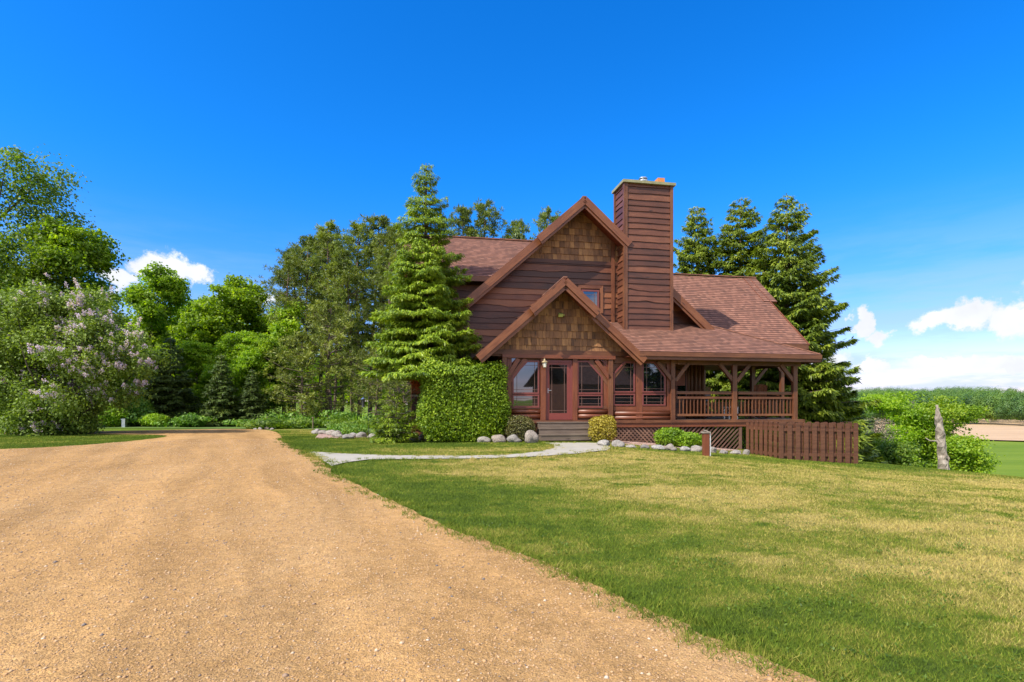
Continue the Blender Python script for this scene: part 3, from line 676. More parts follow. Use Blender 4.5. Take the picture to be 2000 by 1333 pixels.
# wall behind the windows: frame boards, sills, logs
part(MB().box(q0 + .05, 4.25, .012, .14, -.4, 1.75), 'wall', 'timber')
part(MB().box(q0, q0 + .12, .14, MW, -1.2, 2.2), 'wall', 'siding')
part(siding(.1, MW, -1.0, 1.9, q0 + .01, dirn='side', name_seed=21), 'siding', 'siding')
def poly_ring(outer, inner, v0, v1, name, m_, parent):
    """frame between two polygons of equal count"""
    mb = MB(); n = len(outer)
    for k in range(n):
        j = (k + 1) % n; a, b_, c, d = outer[k], outer[j], inner[j], inner[k]
        mb.prism([a, b_, c, d], v0, v1)
    return part(mb, name, m_, parent)
def inset(poly, d):
    n = len(poly); o = []; A = sum(poly[k][0] * poly[(k + 1) % n][1] - poly[(k + 1) % n][0] * poly[k][1] for k in range(n)); sg = 1 if A > 0 else -1
    for k in range(n):
        p0, p1, p2 = (Vector(poly[(k - 1) % n]), Vector(poly[k]), Vector(poly[(k + 1) % n])); e1 = (p1 - p0).normalized(); e2 = (p2 - p1).normalized()
        n1 = Vector((-e1.y, e1.x)) * sg; n2 = Vector((-e2.y, e2.x)) * sg; bb = (n1 + n2); bb = bb / max(.2, bb.dot(n1)); o.append(tuple(p1 + bb * d))
    return o
def window(pts_px, v=.0, mx=(), mz=(), fr=.05, name='window', parent=None, diag=None):
    P = [pv(x, y, v) for x, y in pts_px]; O = inset(P, -fr)
    f = poly_ring(O, P, v - .045, v + .02, name, 'frame_paint', parent)
    part(MB().prism(P, v - .012, v - .004), 'pane', 'glass', f)
    mb = MB(); us = [p[0] for p in P]; zs = [p[1] for p in P]; n = len(P)
    def clip(horiz, c):
        xs_ = []
        for k in range(n):
            a, b_ = P[k], P[(k + 1) % n]; ia, ib = (a[1], b_[1]) if horiz else (a[0], b_[0])
            if (ia - c) * (ib - c) < 0: tq = (c - ia) / (ib - ia); xs_.append(a[0] + (b_[0] - a[0]) * tq if horiz else a[1] + (b_[1] - a[1]) * tq)
        return (min(xs_), max(xs_)) if len(xs_) > 1 else None
    for c in mx:
        r = clip(False, c)
        if r: mb.box(c - .007, c + .007, v - .022, v - .012, r[0], r[1])
    for c in mz:
        r = clip(True, c)
        if r: mb.box(r[0], r[1], v - .022, v - .012, c - .007, c + .007)
    if mb.v: part(mb, 'muntin', 'muntin', f)
    return f
def wz_(y): return pv(1100, y)[1]
def wu_(x): return pv(x, 750)[0]
V0 = -.03
window([(1003, 767), (1003, 737), (1030, 708), (1050, 708), (1050, 767)], V0, (wu_(1043.5), wu_(1009)), (wz_(715), wz_(762)))
window([(1003, 794), (1003, 774), (1050, 774), (1050, 794)], V0, (wu_(1043.5), wu_(1009)), (wz_(779), wz_(789.5)))
window([(992, 716), (992, 700), (1008, 700)], V0, (), (), fr=.02, name='transom_window')
window([(1169.5, 700), (1187, 700), (1187, 716)], V0, (), (), fr=.02, name='transom_window')
window([(1129.5, 767), (1129.5, 708), (1147, 708), (1173.5, 738), (1173.5, 767)], V0, (wu_(1135.5), wu_(1168)), (wz_(715), wz_(761.5)))
window([(1130, 794), (1130, 774), (1173.5, 774), (1173.5, 794)], V0, (wu_(1135.5), wu_(1168)), (wz_(779), wz_(789)))
window([(1200, 764.5), (1200, 731), (1220, 709.5), (1237, 709.5), (1237, 764.5)], V0, (wu_(1231),), (wz_(758.5), wz_(716)))
window([(1200, 790), (1200, 772), (1237, 772), (1237, 790)], V0, (wu_(1231),), (wz_(777), wz_(785)))
window([(1256, 764.5), (1256, 709.5), (1276, 709.5), (1296.5, 737), (1296.5, 764.5)], V0, (wu_(1262), wu_(1290)), (wz_(716), wz_(758.5)))
window([(1256, 790), (1256, 772), (1296.5, 772), (1296.5, 790)], V0, (wu_(1262), wu_(1290)), (wz_(777), wz_(785)))
# sills, aprons and half logs under the windows
for (a, b_) in ((990.7, 1055.9), (1128.1, 1188.5)):
    ua, ub = wu_(a), wu_(b_); part(MB().box(ua, ub, -.05, .01, .01, .13), 'sill_board', 'timber')
    for zc in (-.075, -.235): part(MB().tube([(ua, 0, zc), (ub, 0, zc)], .082, 14, True), 'half_log', 'timber_red', smooth=True)
ua, ub = wu_(1197.6), wu_(1310.8); part(MB().box(ua, ub, -.06, .01, -.05, .10), 'sill_board', 'timber_red')
for zc in (-.14, -.30): part(MB().tube([(ua, 0, zc), (ub, 0, zc)], .082, 14, True), 'half_log', 'timber_red', smooth=True)
for x0, x1, zb, zt in ((1301.5, 1310.5, .10, 1.62), (1177.5, 1188, .13, 1.73), (991, 999, .13, 1.73)):
    part(MB().box(wu_(x0), wu_(x1), -.05, .008, zb, zt), 'window_casing', 'timber_red')
# upper gable window
fw = window([(1138.5, 598), (1138.5, 569.5), (1166.5, 570.5), (1166.5, 600)], MW - .07, (pv(1159.5, 590, MW)[0],), (pv(1150, 577, MW)[1],), fr=.06)
P = [pv(*p, MW - .03) for p in ((1134, 606), (1134, 564), (1171, 565), (1171, 606))]
poly_ring(inset(P, -.13), P, MW - .075, MW - .01, 'window_casing', 'siding', fw)
# door
du0, du1 = pv(1068, 750)[0], pv(1116.5, 750)[0]; dz0, dz1 = -.36, 1.64
door = part(MB().box(du0, du1, .0, .012, dz0, dz1), 'door', 'door_paint')
dg = [(pv(1072.5, 750)[0], -.13), (pv(1107, 750)[0], -.13), (pv(1107, 750)[0], 1.53), (pv(1072.5, 750)[0], 1.53)]
lf = MB(); ou = [(du0 + .02, dz0), (du1 - .06, dz0), (du1 - .06, dz1 - .03), (du0 + .02, dz1 - .03)]
poly_ring(ou, dg, -.03, -.002, 'door_leaf', 'door_paint', door)
part(MB().prism(dg, -.016, -.004), 'pane', 'glass', door)
mm = MB()
for c in (dg[0][0] + .09, dg[1][0] - .09): mm.box(c - .007, c + .007, -.026, -.016, -.13, 1.53)
for c in (-.04, 1.43): mm.box(dg[0][0], dg[1][0], -.026, -.016, c - .007, c + .007)
part(mm, 'muntin', 'muntin', door)
part(MB().box(du0 - .04, du0 + .02, -.05, 0, dz0, dz1 + .05).box(du1 - .058, du1 + .03, -.05, 0, dz0, dz1 + .05).box(du0 + .02, du1 - .058, -.049, 0, dz1 - .03, dz1 + .05), 'door_frame', 'frame_paint', door)
hl = MB(); hu = pv(1069.5, 765)[0]; hl.box(hu - .02, hu + .02, -.045, -.03, .56, .72); hl.tube([(hu, -.045, .64), (hu, -.09, .64), (hu + .11, -.09, .65)], .011, 8); part(hl, 'handle', 'steel', door)
# wall lantern on the left door post
lu, lz = pv(1061, 712); lamp = MB(); V = -.22
lamp.box(lu - .04, lu + .04, -.13, -.10, lz + .05, lz + .17); lamp.tube([(lu, -.12, lz + .13), (lu, -.19, lz + .19), (lu, V, lz + .15)], .012, 6)
for k in range(4):
    a = math.pi / 4 + k * math.pi / 2; lamp.tube([(lu + .055 * math.cos(a), V + .055 * math.sin(a), lz - .12), (lu + .085 * math.cos(a), V + .085 * math.sin(a), lz + .05)], .007, 5)
lamp.tube([(lu, V, lz + .05), (lu, V, lz + .07), (lu, V, lz + .12), (lu, V, lz + .15)], [.115, .10, .03, .015], 8); lamp.tube([(lu, V, lz - .15), (lu, V, lz - .12)], [.03, .07], 8)
lo = part(lamp, 'wall_lantern', 'brass'); part(MB().tube([(lu, V, lz - .115), (lu, V, lz + .045)], [.05, .073], 8), 'lantern_glass', 'lamp_glass', lo)
# floodlight on the gable
fu, fz_ = pv(1094, 617); fo = MB(); fo.tube([(fu, -.02, fz_ + .03), (fu, -.07, fz_ + .03)], .05, 10); fo.beam((fu - .01, -.06, fz_ + .04), (fu - .03, -.19, fz_ - .03), .15, .10, (0, 0, 1)); fo.beam((fu + .06, -.07, fz_), (fu + .09, -.16, fz_ + .0), .05, .05)
part(fo, 'floodlight', 'flood_green')
# --- deck, rim, lattice, steps
dk = MB()
v = -.14
while v < 6.2: dk.box(4.3 if v < 0 else 4.3, 9.3, v, v + .135, DZ - .04, DZ); v += .14
part(dk, 'deck', 'deck_wood')
dk = MB(); v = 2.55
while v < 10.2: dk.box(9.305, 11.1, v, v + .135, DZ - .04, DZ - .001); v += .14
part(dk, 'deck', 'deck_wood')
part(MB().box(q0 - .05, 9.34, -.19, -.145, -.47, -.372), 'deck_edge', 'timber'); part(MB().box(1.3, 9.3, -.15, -.11, -.62, -.472), 'rim_beam', 'timber_red')
part(MB().box(9.3, 9.36, -.19, 2.5, -.62, -.37), 'deck_edge', 'timber')
part(MB().box(q0, -.6, -.12, -.03, -1.15, -.40), 'skirt_board', 'timber'); part(MB().box(.55, 1.3, -.12, -.03, -1.2, -.40), 'skirt_board', 'timber')
part(MB().box(6.6, 6.7, 2.3, 6.5, -.4, 2.9), 'wall', 'siding')
# wall of the house seen in the porch: vertical corner logs, a window with its blind
for k, u in enumerate((5.95, 6.1, 6.28, 6.44, 6.6)):
    part(MB().tube([(u, MW - .08, -.37), (u, MW - .08, 2.6)], .075, 10), 'corner_log', 'timber', smooth=True)
wq = window([(1322, 775), (1322, 722), (1339, 722), (1339, 775)], MW - .08, (), (), fr=.05)
pa, pb = pv(1320, 750, MW - .13), pv(1338, 722, MW - .13); part(MB().box(pa[0], pb[0], MW - .135, MW - .125, .95, 1.55), 'blind', 'blind', wq)
LAT = MB(); l0, l1, lz1 = 1.3, 6.78, -.62
def lat_line(u, sg, v):
    """one 45 degree strip clipped to the opening"""
    pts = []
    for s_ in np.linspace(0, 1.2, 25):
        uu = u + sg * s_; zz = lz1 - s_
        gg = float(gz(*HW(uu, -.1))) + .0
        if l0 <= uu <= l1 and zz >= gg: pts.append((uu, zz))
    if len(pts) > 1: LAT.beam((pts[0][0], v, pts[0][1]), (pts[-1][0], v, pts[-1][1]), .05, .012, (0, 1, 0))
u = l0 - 1.2
while u < l1 + 1.2:
    if u < 4.0: lat_line(u, 1, -.10)
    if u < 4.4: lat_line(u, -1, -.085)
    u += .15
# strips that run down to the left over the whole width
u = 4.4
while u < l1 + 1.2: lat_line(u, -1, -.10); u += .17
part(LAT, 'lattice', 'lattice_wood')
for uu in (l1, 4.15): part(MB().box(uu - .05, uu + .05, -.13, -.06, -1.5, -.62), 'lattice_post', 'lattice_wood')
part(MB().box(1.3, 4.4, .5, .6, -1.3, -.62), 'lattice_shade_sheet', 'dark_void')  # near-black sheet standing in for the shade behind the lattice
for i_, (x0, x1, yt, vf) in enumerate(((1051.5, 1154.5, 828.5, -.45), (1053.5, 1159.5, 841.5, -.75), (1055.5, 1166, 853.5, -1.05))):
    zt = DZ - .05 - i_ * .195; ua, ub = pv(x0, yt, vf)[0], pv(x1, yt, vf)[0]
    s_ = part(MB().box(ua + .03, ub - .03, vf + .02, -.2, zt - .195, zt - .04), 'step', 'deck_wood')
    part(MB().box(ua, ub, vf - .02, vf + .29, zt - .04, zt).box(ua, ub, vf + .0, vf + .02, zt - .2, zt - .041), 'tread', 'deck_wood', s_)
# railings with a bench-height upper rail
bal = None
def railing(a, b_, zlist=((.60, .10), (.42, .08), (-.20, .08))):
    a, b_ = Vector(a), Vector(b_); mb = MB()
    for zc, h in zlist: mb.beam((a.x, a.y, zc), (b_.x, b_.y, zc), .07, h)
    r = part(mb, 'railing', 'timber'); L = (b_ - a).length; n = int(L / .135)
    for k in range(1, n):
        p = a.lerp(b_, k / n); part(MB().box(p.x - .016, p.x + .016, p.y - .016, p.y + .016, -.165, .385), 'baluster', 'timber', r)
railing((wu_(1319.5), -.02, 0), (wu_(1431.2), -.02, 0)); railing((wu_(1440.5), -.02, 0), (wu_(1549.8), -.02, 0))
railing((9.12, .12, 0), (9.12, 2.58, 0)); railing((10.92, 3.4, 0), (10.92, 9.7, 0), ((.60, .10), (-.20, .08)))

# ------------------------------------------------------------ porch furniture
def chair(loc, rz, label):
    e = empty('rocking_chair', loc, rz); tag(e, label, 'chair', 'wooden chairs on the porch')
    s = MB()
    for k in range(6): s.beam((-.25, -.25 + k * .1, .42 - k * .008), (.25, -.25 + k * .1, .42 - k * .008), .085, .025)
    s.build('seat', 'timber_red', e)
    bk_ = MB()
    for k in range(6): bk_.beam((-.24 + k * .096, .26, .42), (-.22 + k * .088, .44, 1.30 + .05 * math.sin(math.pi * k / 5)), .075, .02, (0, 1, 0))
    bk_.beam((-.27, .30, .6), (.27, .30, .6), .03, .06); bk_.beam((-.24, .41, .98), (.24, .41, .98), .03, .06); bk_.build('backrest', 'timber_red', e)
    for sx in (-1, 1):
        MB().beam((sx * .27, -.27, .02), (sx * .27, -.27, .64), .05, .05, (0, 1, 0)).build('leg', 'timber_red', e); MB().beam((sx * .27, .28, .02), (sx * .27, .28, .64), .05, .05, (0, 1, 0)).build('leg', 'timber_red', e)
        MB().beam((sx * .29, -.33, .655), (sx * .29, .36, .655), .11, .025).build('armrest', 'timber_red', e)
        MB().tube([(sx * .27, -.45, .05), (sx * .27, -.15, .015), (sx * .27, .2, .015), (sx * .27, .5, .07)], .02, 6).build('rocker', 'timber_red', e)
c1_ = HW(pv(1476, 760, 1.4)[0], 1.4); chair((c1_[0], c1_[1], DZ), TH + R(170), 'reddish slatted wooden rocking chair behind the right porch railing')
c1_ = HW(6.35, 4.2) ; chair((HW(7.4, 4.0)[0], HW(7.4, 4.0)[1], DZ), TH + R(210), 'dark slatted wooden rocking chair left of the middle porch post')
gx, gy = HW(7.05, 3.2); gr = empty('kettle_grill', (gx, gy, DZ), 0); tag(gr, 'dark domed kettle grill standing behind the left porch railing', 'grill')
g = MB(); g.tube([(0, 0, .55), (0, 0, .65), (0, 0, .78)], [.12, .25, .29], 16); g.build('bowl', 'black_iron', gr, smooth=True)
g = MB(); g.tube([(0, 0, .79), (0, 0, .90), (0, 0, 1.0), (0, 0, 1.04)], [.30, .25, .12, .03], 16); g.build('lid', 'black_iron', gr, smooth=True)
for k in range(3):
    a = k * 2.1; MB().tube([(.14 * math.cos(a), .14 * math.sin(a), .6), (.32 * math.cos(a), .32 * math.sin(a), .0)], .015, 6).build('leg', 'black_iron', gr)
tx, ty = HW(7.05, .95); tb = empty('side_table', (tx, ty, DZ), TH); tag(tb, 'small whitish side table behind the railing beside the rocking chair', 'table')
MB().beam((-.2, 0, .45), (.2, 0, .45), .4, .03).build('table_top', 'white_plastic', tb)
for sx in (-1, 1):
    for sy in (-1, 1): MB().beam((sx * .17, sy * .17, 0), (sx * .17, sy * .17, .43), .04, .04, (0, 1, 0)).build('leg', 'white_plastic', tb)

# ------------------------------------------------------------ fence round the utility corner
fx0, fy0 = 8.06, 16.75
def picket(h, w_=.14):
    mb = MB(); pts = [(-w_ / 2, 0), (w_ / 2, 0), (w_ / 2, h - .035), (w_ / 2 - .012, h - .012), (w_ / 2 - .035, h), (-w_ / 2 + .035, h), (-w_ / 2 + .012, h - .012), (-w_ / 2, h - .035)]
    mb.prism(pts, -.011, .011); return mb
fence = empty('picket_fence', (fx0, fy0, float(gz(fx0, fy0))), 0)
tag(fence, 'low brown stained picket fence with rounded tops around a lawn corner by the porch', 'fence')
fr_ = float(gz(fx0, fy0)); TOPZ = -.385
pm = None
def fence_run(ax, ay, ang, L, n, tops=0.):
    """shadowbox run: pickets on both sides of two rails"""
    dx, dy = math.cos(ang), math.sin(ang); nx, ny = -dy, dx
    rl = MB()
    for zc in (TOPZ - .22, -1.36): rl.beam((ax - fx0, ay - fy0, zc - fr_), (ax - fx0 + dx * L, ay - fy0 + dy * L, zc - fr_ + tops), .04, .09)
    rl.build('rail', 'fence_wood', fence)
    for k in range(n):
        for side_ in (-1, 1):
            s_ = (k + (.5 if side_ > 0 else 0)) * L / (n - 1)
            if s_ > L + .01: continue
            x, y = ax + dx * s_ + nx * side_ * .032, ay + dy * s_ + ny * side_ * .032; zb = float(gz(x, y)) + .01; zt = TOPZ + tops * s_ / L + random.uniform(-.012, .008) + (.02 if side_ > 0 else 0)
            o = picket(zt - zb, .140).build('picket', 'fence_wood', fence); o.location = (x - fx0, y - fy0, zb - fr_); o.rotation_euler = (0, random.uniform(-.006, .006), ang)
fence_run(fx0, fy0, TH * .35, 2.33, 10, -.025)
fence_run(fx0 - .03, fy0 + .02, TH * .8 + math.pi / 2, 1.75, 8, 0)
ex, ey = fx0 - .03 + math.cos(TH * .8 + math.pi / 2) * 1.75, fy0 + .02 + math.sin(TH * .8 + math.pi / 2) * 1.75

# ------------------------------------------------------------ post stump, stones
bx, by = gp(1378.5, 891); zb = float(gz(bx, by)); bo = empty('wooden_post', (bx, by, zb)); tag(bo, 'short reddish square post with weathered cap in the lawn', 'post')
MB().beam((0, 0, -.1), (0, 0, .62), .15, .15, (0, 1, 0)).build('post', 'timber_red', bo)
MB().beam((0, 0, .62), (0, 0, .66), .21, .19, (0, 1, 0)).beam((.02, 0, .66), (.03, 0, .685), .13, .15, (0, 1, 0)).build('cap', 'snag_wood', bo)
MB().tube([(.105, -.03, -.05), (.105, -.03, .62)], .022, 8).build('pipe', 'white_plastic', bo)

def rock_mesh(seed, sub=3):
    rr = random.Random(seed); bm = bmesh.new(); bmesh.ops.create_icosphere(bm, subdivisions=sub, radius=1)
    ph = [rr.uniform(0, 6) for _ in range(6)]; nn = [Vector([rr.uniform(-1, 1) for _ in range(3)]).normalized() for _ in range(9)]
    for v_ in bm.verts:
        p = v_.co; f = 1 + .10 * math.sin(2.1 * p.x + ph[0]) * math.cos(1.7 * p.y + ph[1]) + .07 * math.sin(3.7 * p.z + ph[2] + 2 * p.x) + .03 * math.sin(7 * p.y + ph[3]) * math.sin(6 * p.x + ph[4])
        for q in nn:
            d = p.dot(q)
            if d > .72: f *= 1 - (d - .72) * 1.05
        v_.co = p * f
        if v_.co.z < -.35: v_.co.z = -.35
    me = bpy.data.meshes.new('fieldstone'); bm.to_mesh(me); bm.free(); me.materials.append(MATS['fieldstone'])
    me.polygons.foreach_set('use_smooth', np.ones(len(me.polygons), bool)); return me
rocks = [rock_mesh(k) for k in range(7)]
ORD = ['first', 'second', 'third', 'fourth', 'fifth', 'sixth', 'seventh', 'eighth', 'ninth', 'tenth', 'eleventh', 'twelfth', 'thirteenth', 'fourteenth', 'fifteenth', 'sixteenth', 'seventeenth', 'eighteenth', 'nineteenth', 'twentieth', 'twenty-first', 'twenty-second']
def stones(lst, where, grp, flip=False):
    for k, (x, y, wpx, hpx) in enumerate(lst):
        X, Y = gp(x, y); s = Y / FPX; z = float(gz(X, Y)); o = bpy.data.objects.new('fieldstone', rocks[(k * 3 + len(where)) % 7]); COL.objects.link(o)
        rx = wpx * s / 2 * 1.0; o.scale = (rx, rx * random.uniform(.75, 1.0), hpx * s / 1.35 * 1.0); o.location = (X, Y + rx * .6, z + hpx * s * .25); o.rotation_euler = (0, 0, random.uniform(-.3, .3) + (3.14 if k % 2 else 0))
        sz = 'large' if wpx > 30 else 'small' if wpx < 19 else 'medium'
        tag(o, f'{sz} rounded fieldstone, {ORD[k]} from the left in the border {where}', 'stone', grp)
stones([(617, 848, 20, 12), (629, 849, 22, 9), (643, 851, 24, 12), (657, 855, 26, 13), (676, 858, 26, 9), (687, 855, 22, 10), (705, 856, 22, 12), (727, 856, 28, 10), (749, 858, 22, 9), (783, 860, 24, 12), (808, 860, 20, 15), (830, 861, 26, 14),
        (860, 862, 26, 12), (882, 862, 20, 11), (905, 863, 26, 13), (944, 865, 28, 13), (972, 865, 31, 17), (1005, 865, 30, 15), (1036, 866, 32, 24)], 'left of the steps', 'stones edging the left flower bed')
stones([(1181, 872, 27, 13), (1208, 874, 27, 14), (1234, 875, 24, 7), (1260, 877, 20, 9), (1286, 879, 30, 10), (1313, 881, 23, 13), (1339, 882, 25, 9), (1362, 883, 26, 13), (1391, 885, 24, 12), (1415, 887, 20, 9), (1441, 888, 26, 9), (1460, 889, 15, 12)], 'right of the steps', 'stones edging the right flower bed')
stones([(497, 840, 8, 4), (507, 840, 9, 5), (519, 839.5, 10, 5), (530, 840, 9, 4)], 'at the drive end', 'small stones at the far end of the drive')
stones([(8, 847, 14, 7), (22, 848, 16, 9), (36, 848.5, 15, 7)], 'left of the lilac', 'stones beside the lilac')

# ------------------------------------------------------------ foliage generators
def unit(v): return v / np.maximum(np.linalg.norm(v, axis=-1, keepdims=True), 1e-9)
def leaf_quads(P, D, N, L, W):
    """diamond leaves: base P, direction D, face normal N"""
    D = unit(D); S = unit(np.cross(D, N)); L = np.asarray(L)[..., None] * np.ones((len(P), 1)); W = np.asarray(W)[..., None] * np.ones((len(P), 1))
    m_ = P + D * L * .45; V = np.stack([P, m_ + S * W / 2, P + D * L, m_ - S * W / 2], 1).reshape(-1, 3)
    return V, np.arange(len(V)).reshape(-1, 4)
def rnd_dir(g, n): return unit(g.normal(size=(n, 3)))
class Tubes:
    def __init__(s): s.mb = MB()
def decid(seed, h, rad, base, ncl, nleaf, ls, clr=.8, top=1., flat=.75, trunk_r=None, lobes=5, leafmat='maple_leaf', airy=0., droop=0., name='maple_tree'):
    g = np.random.default_rng(seed); hh = h - base; zc = base + hh * .5
    # crown envelope = union of several big limbs' masses
    lobes = lobes * 2; ax = g.uniform(0, 6.28, lobes); lz = np.linspace(.15, .92, lobes); g.shuffle(lz)
    prof = lambda q: np.sin(np.pi * np.clip(q, 0, 1) ** .8) ** .6
    cen = []
    for a, z in zip(ax, lz):
        r = rad * .55 * prof(z * .9 + .05); cen.append((r * 1.15 * math.cos(a), r * 1.15 * math.sin(a), base + hh * z, rad * g.uniform(.26, .46) * (1.2 - .5 * z)))
    cen.append((0, 0, zc, rad * .55)); lobes += 1; cen.append((g.normal(0, .1) * rad, g.normal(0, .1) * rad, base + hh * .86, hh * .16))
    cen = np.array(cen); k = g.integers(0, len(cen), ncl); d = rnd_dir(g, ncl); rr = g.uniform(.4, 1.3, ncl) ** .7
    C = cen[k, :3] + d * (cen[k, 3] * rr)[:, None] * np.array([1, 1, .85]); C[:, 2] = np.clip(C[:, 2], base * .8, h * 1.0)
    kk = g.integers(0, ncl, nleaf); cr = clr * g.uniform(.5, 1.2, ncl)
    off = np.clip(g.normal(size=(nleaf, 3)), -1.5, 1.5) * np.array([1, 1, flat * .55]) * (cr[kk] * .5)[:, None]; P = C[kk] + off
    if droop: P[:, 2] -= droop * np.abs(g.normal(size=nleaf)) * np.hypot(off[:, 0], off[:, 1])
    N = unit(rnd_dir(g, nleaf) + np.array([0, 0, .9]) + unit(off) * .5); D = unit(np.cross(N, rnd_dir(g, nleaf)) + np.array([0, 0, -.25]))
    V, F = leaf_quads(P, D, N, ls * g.uniform(.6, 1.3, nleaf), ls * .75 * g.uniform(.6, 1.2, nleaf))
    root = empty(name); crown = npmesh('crown', V, F, leafmat, root)
    tr = trunk_r or h * .018; mb = MB(); lean = g.normal(0, .02, 2) * h
    pts = [(lean[0] * q * q, lean[1] * q * q, h * .9 * q - .3) for q in np.linspace(0, 1, 7)]; mb.tube(pts, [tr * 1.25, tr, tr * .85, tr * .65, tr * .45, tr * .25, tr * .08], 8)
    sel = g.choice(ncl, min(ncl, 34), replace=False)
    for q in sel:
        c = C[q]; z0 = max(base * .75, min(h * .75, c[2] - .55 * math.hypot(c[0], c[1]) - .2)); t_ = (z0 + .3) / (h * .9); p0 = Vector((lean[0] * t_ * t_, lean[1] * t_ * t_, z0)); p2 = Vector(c); p1 = p0.lerp(p2, .5) + Vector((0, 0, -.05 * h * .3)); rb = tr * .38 * (1 - .5 * t_)
        mb.tube([p0, p1, p2], [rb, rb * .6, rb * .15], 5, False)
    mb.build('trunk', 'bark', root, smooth=True); return root
def _unused(): pass
def spruce(seed, h, rad, nwh, nb, ntw, L, W, leafmat, droop=.25, z0=.06, p=.85, tipup=.15, trunkr=None, name='spruce_tree', hang=.6, gap=0., barkm='bark', width=1., dense=1.):
    """whorls of boughs carrying flat sprays of hanging needle tufts"""
    g = np.random.default_rng(seed); Ps, Ds, Ns, Ls = [], [], [], []; mb = MB(); tr = trunkr or h * .014
    mb.tube([(0, 0, -.3), (0, 0, h * .3), (0, 0, h * .65), (0, 0, h * .99)], [tr * 1.2, tr, tr * .55, .012], 8)
    for i in range(nwh):
        q = z0 + (1 - z0) * (i + g.uniform(-.3, .3)) / nwh; q = min(max(q, z0), .985); zb = h * q; rl = rad * (1 - q) ** p * g.uniform(.82, 1.12) + .10; n = max(4, int(nb * (1 - .45 * q))); a0 = g.uniform(0, 6.28)
        for j in range(n):
            if gap and g.random() < gap * (1 - q): continue
            a = a0 + 6.283 * j / n + g.normal(0, .2); r = rl * g.uniform(.66, 1.12); zb = h * q + g.uniform(-.5, .5) * h * .5 / nwh; ca, sa = math.cos(a), math.sin(a); dz_ = -droop * (1 - q * 1.3)
            nt = max(5, int(ntw * r / rad * 1.15)); t_ = g.uniform(.18, 1, nt) ** .8
            sag = lambda t: (dz_ * t + tipup * t * t * .6) * r * 1.0 + .04 * np.sin(t * 7 + a)
            m_ = int(dense * max(4, int(10 * (r / rad) + 4))); spread = .30 * width
            bx_ = (t_ * r)[:, None] + np.zeros((nt, m_)); sd = g.uniform(-1, 1, (nt, m_)); wv = spread * np.sin(np.pi * np.clip(t_ * .85 + .12, 0, 1))[:, None] * r * .75 + .05
            lat = sd * wv; fwd = bx_ + np.abs(lat) * .35 + g.normal(0, .03, (nt, m_)); zz = zb + sag(np.clip(fwd / r, 0, 1.15)) - np.abs(lat) * .22 + g.normal(0, .025, (nt, m_))
            x = fwd * ca - lat * sa; y = fwd * sa + lat * ca; P = np.stack([x, y, zz], -1).reshape(-1, 3); k = len(P)
            out = np.array([ca, sa, 0]); sdv = np.stack([-sa * np.sign(sd), ca * np.sign(sd), 0 * sd], -1).reshape(-1, 3)
            D = out * .75 + sdv * .45 + g.normal(0, .28, (k, 3)) + np.array([0, 0, -hang]) * g.uniform(.2, 1.2, (k, 1)); N = unit(np.array([0, 0, 1.]) + out * .35 + g.normal(0, .35, (k, 3)))
            Ps.append(P); Ds.append(D); Ns.append(N); Ls.append(np.full(k, 1.0 * (.65 + .5 * (1 - q))))
            if i % 2 == 0 or r > .8 * rad or h < 5:
                s1 = float(sag(.5)); s2 = float(sag(.95)); mb.tube([(0, 0, zb), (ca * r * .5, sa * r * .5, zb + s1 - .02), (ca * r * .92, sa * r * .92, zb + s2 - .02)], [.012 + .012 * r, .008 + .006 * r, .004], 4, False)
    P, D, N, Lf = np.concatenate(Ps), np.concatenate(Ds), np.concatenate(Ns), np.concatenate(Ls); n = len(P)
    V, F = leaf_quads(P, D, N, L * Lf * g.uniform(.6, 1.3, n), W * Lf * g.uniform(.7, 1.2, n))
    root = empty(name); npmesh('crown', V, F, leafmat, root); mb.build('trunk', barkm, root, smooth=True); root['n'] = n; del root['n']; return root
def pine(seed, h, rad, base, nbr, tufts, leafmat='pine_needle', ndl=.34, name='pine_tree', top=.35, lean=0.):
    g = np.random.default_rng(seed); mb = MB(); tr = h * .0115 + .02; ln = g.normal(0, lean * h, 2)
    path = lambda q: np.array([ln[0] * q * q + .12 * math.sin(q * 5 + seed), ln[1] * q * q, h * q])
    mb.tube([tuple(path(q) - np.array([0, 0, .3 if q == 0 else 0])) for q in np.linspace(0, .99, 9)], list(np.linspace(tr, .025, 9)), 8)
    T_ = []
    for i in range(nbr):
        q = base + (1 - base) * (i + g.uniform(0, 1)) / nbr; q = min(q, .99); a = g.uniform(0, 6.283); s = (q - base) / (1 - base); r = rad * (math.sin(math.pi * (s * .78 + .2)) ** .8) * g.uniform(.5, 1.15) + .15
        p0 = path(q); up = (.15 + .55 * s) * r; tip = p0 + np.array([r * math.cos(a), r * math.sin(a), up]); mid = (p0 + tip) / 2 + np.array([0, 0, -.1 * r])
        mb.tube([tuple(p0), tuple(mid), tuple(tip)], [.018 + .012 * r, .012 + .006 * r, .006], 4, False)
        for k in range(tufts):
            t_ = g.uniform(.35, 1.05) ** .7; c = p0 * (1 - t_) ** 2 + 2 * mid * t_ * (1 - t_) + tip * t_ * t_; c = c + g.normal(0, .13 * r + .08, 3) * np.array([1, 1, .5]); T_.append(np.append(c, 1))
            if k % 4 == 0: mb.tube([tuple(p0 * (1 - t_) + tip * t_), tuple(c)], [.008, .004], 3, False)
    C = np.array(T_)[:, :3]; m_ = 19; n = len(C) * m_; Pc = np.repeat(C, m_, 0); D = unit(rnd_dir(g, n) + np.array([0, 0, .55])); P = Pc + D * .03; N = rnd_dir(g, n)
    V, F = leaf_quads(P, D, N, ndl * g.uniform(.6, 1.15, n), .048 * g.uniform(.7, 1.4, n))
    root = empty(name); npmesh('crown', V, F, leafmat, root); mb.build('trunk', 'pine_bark', root, smooth=True); return root
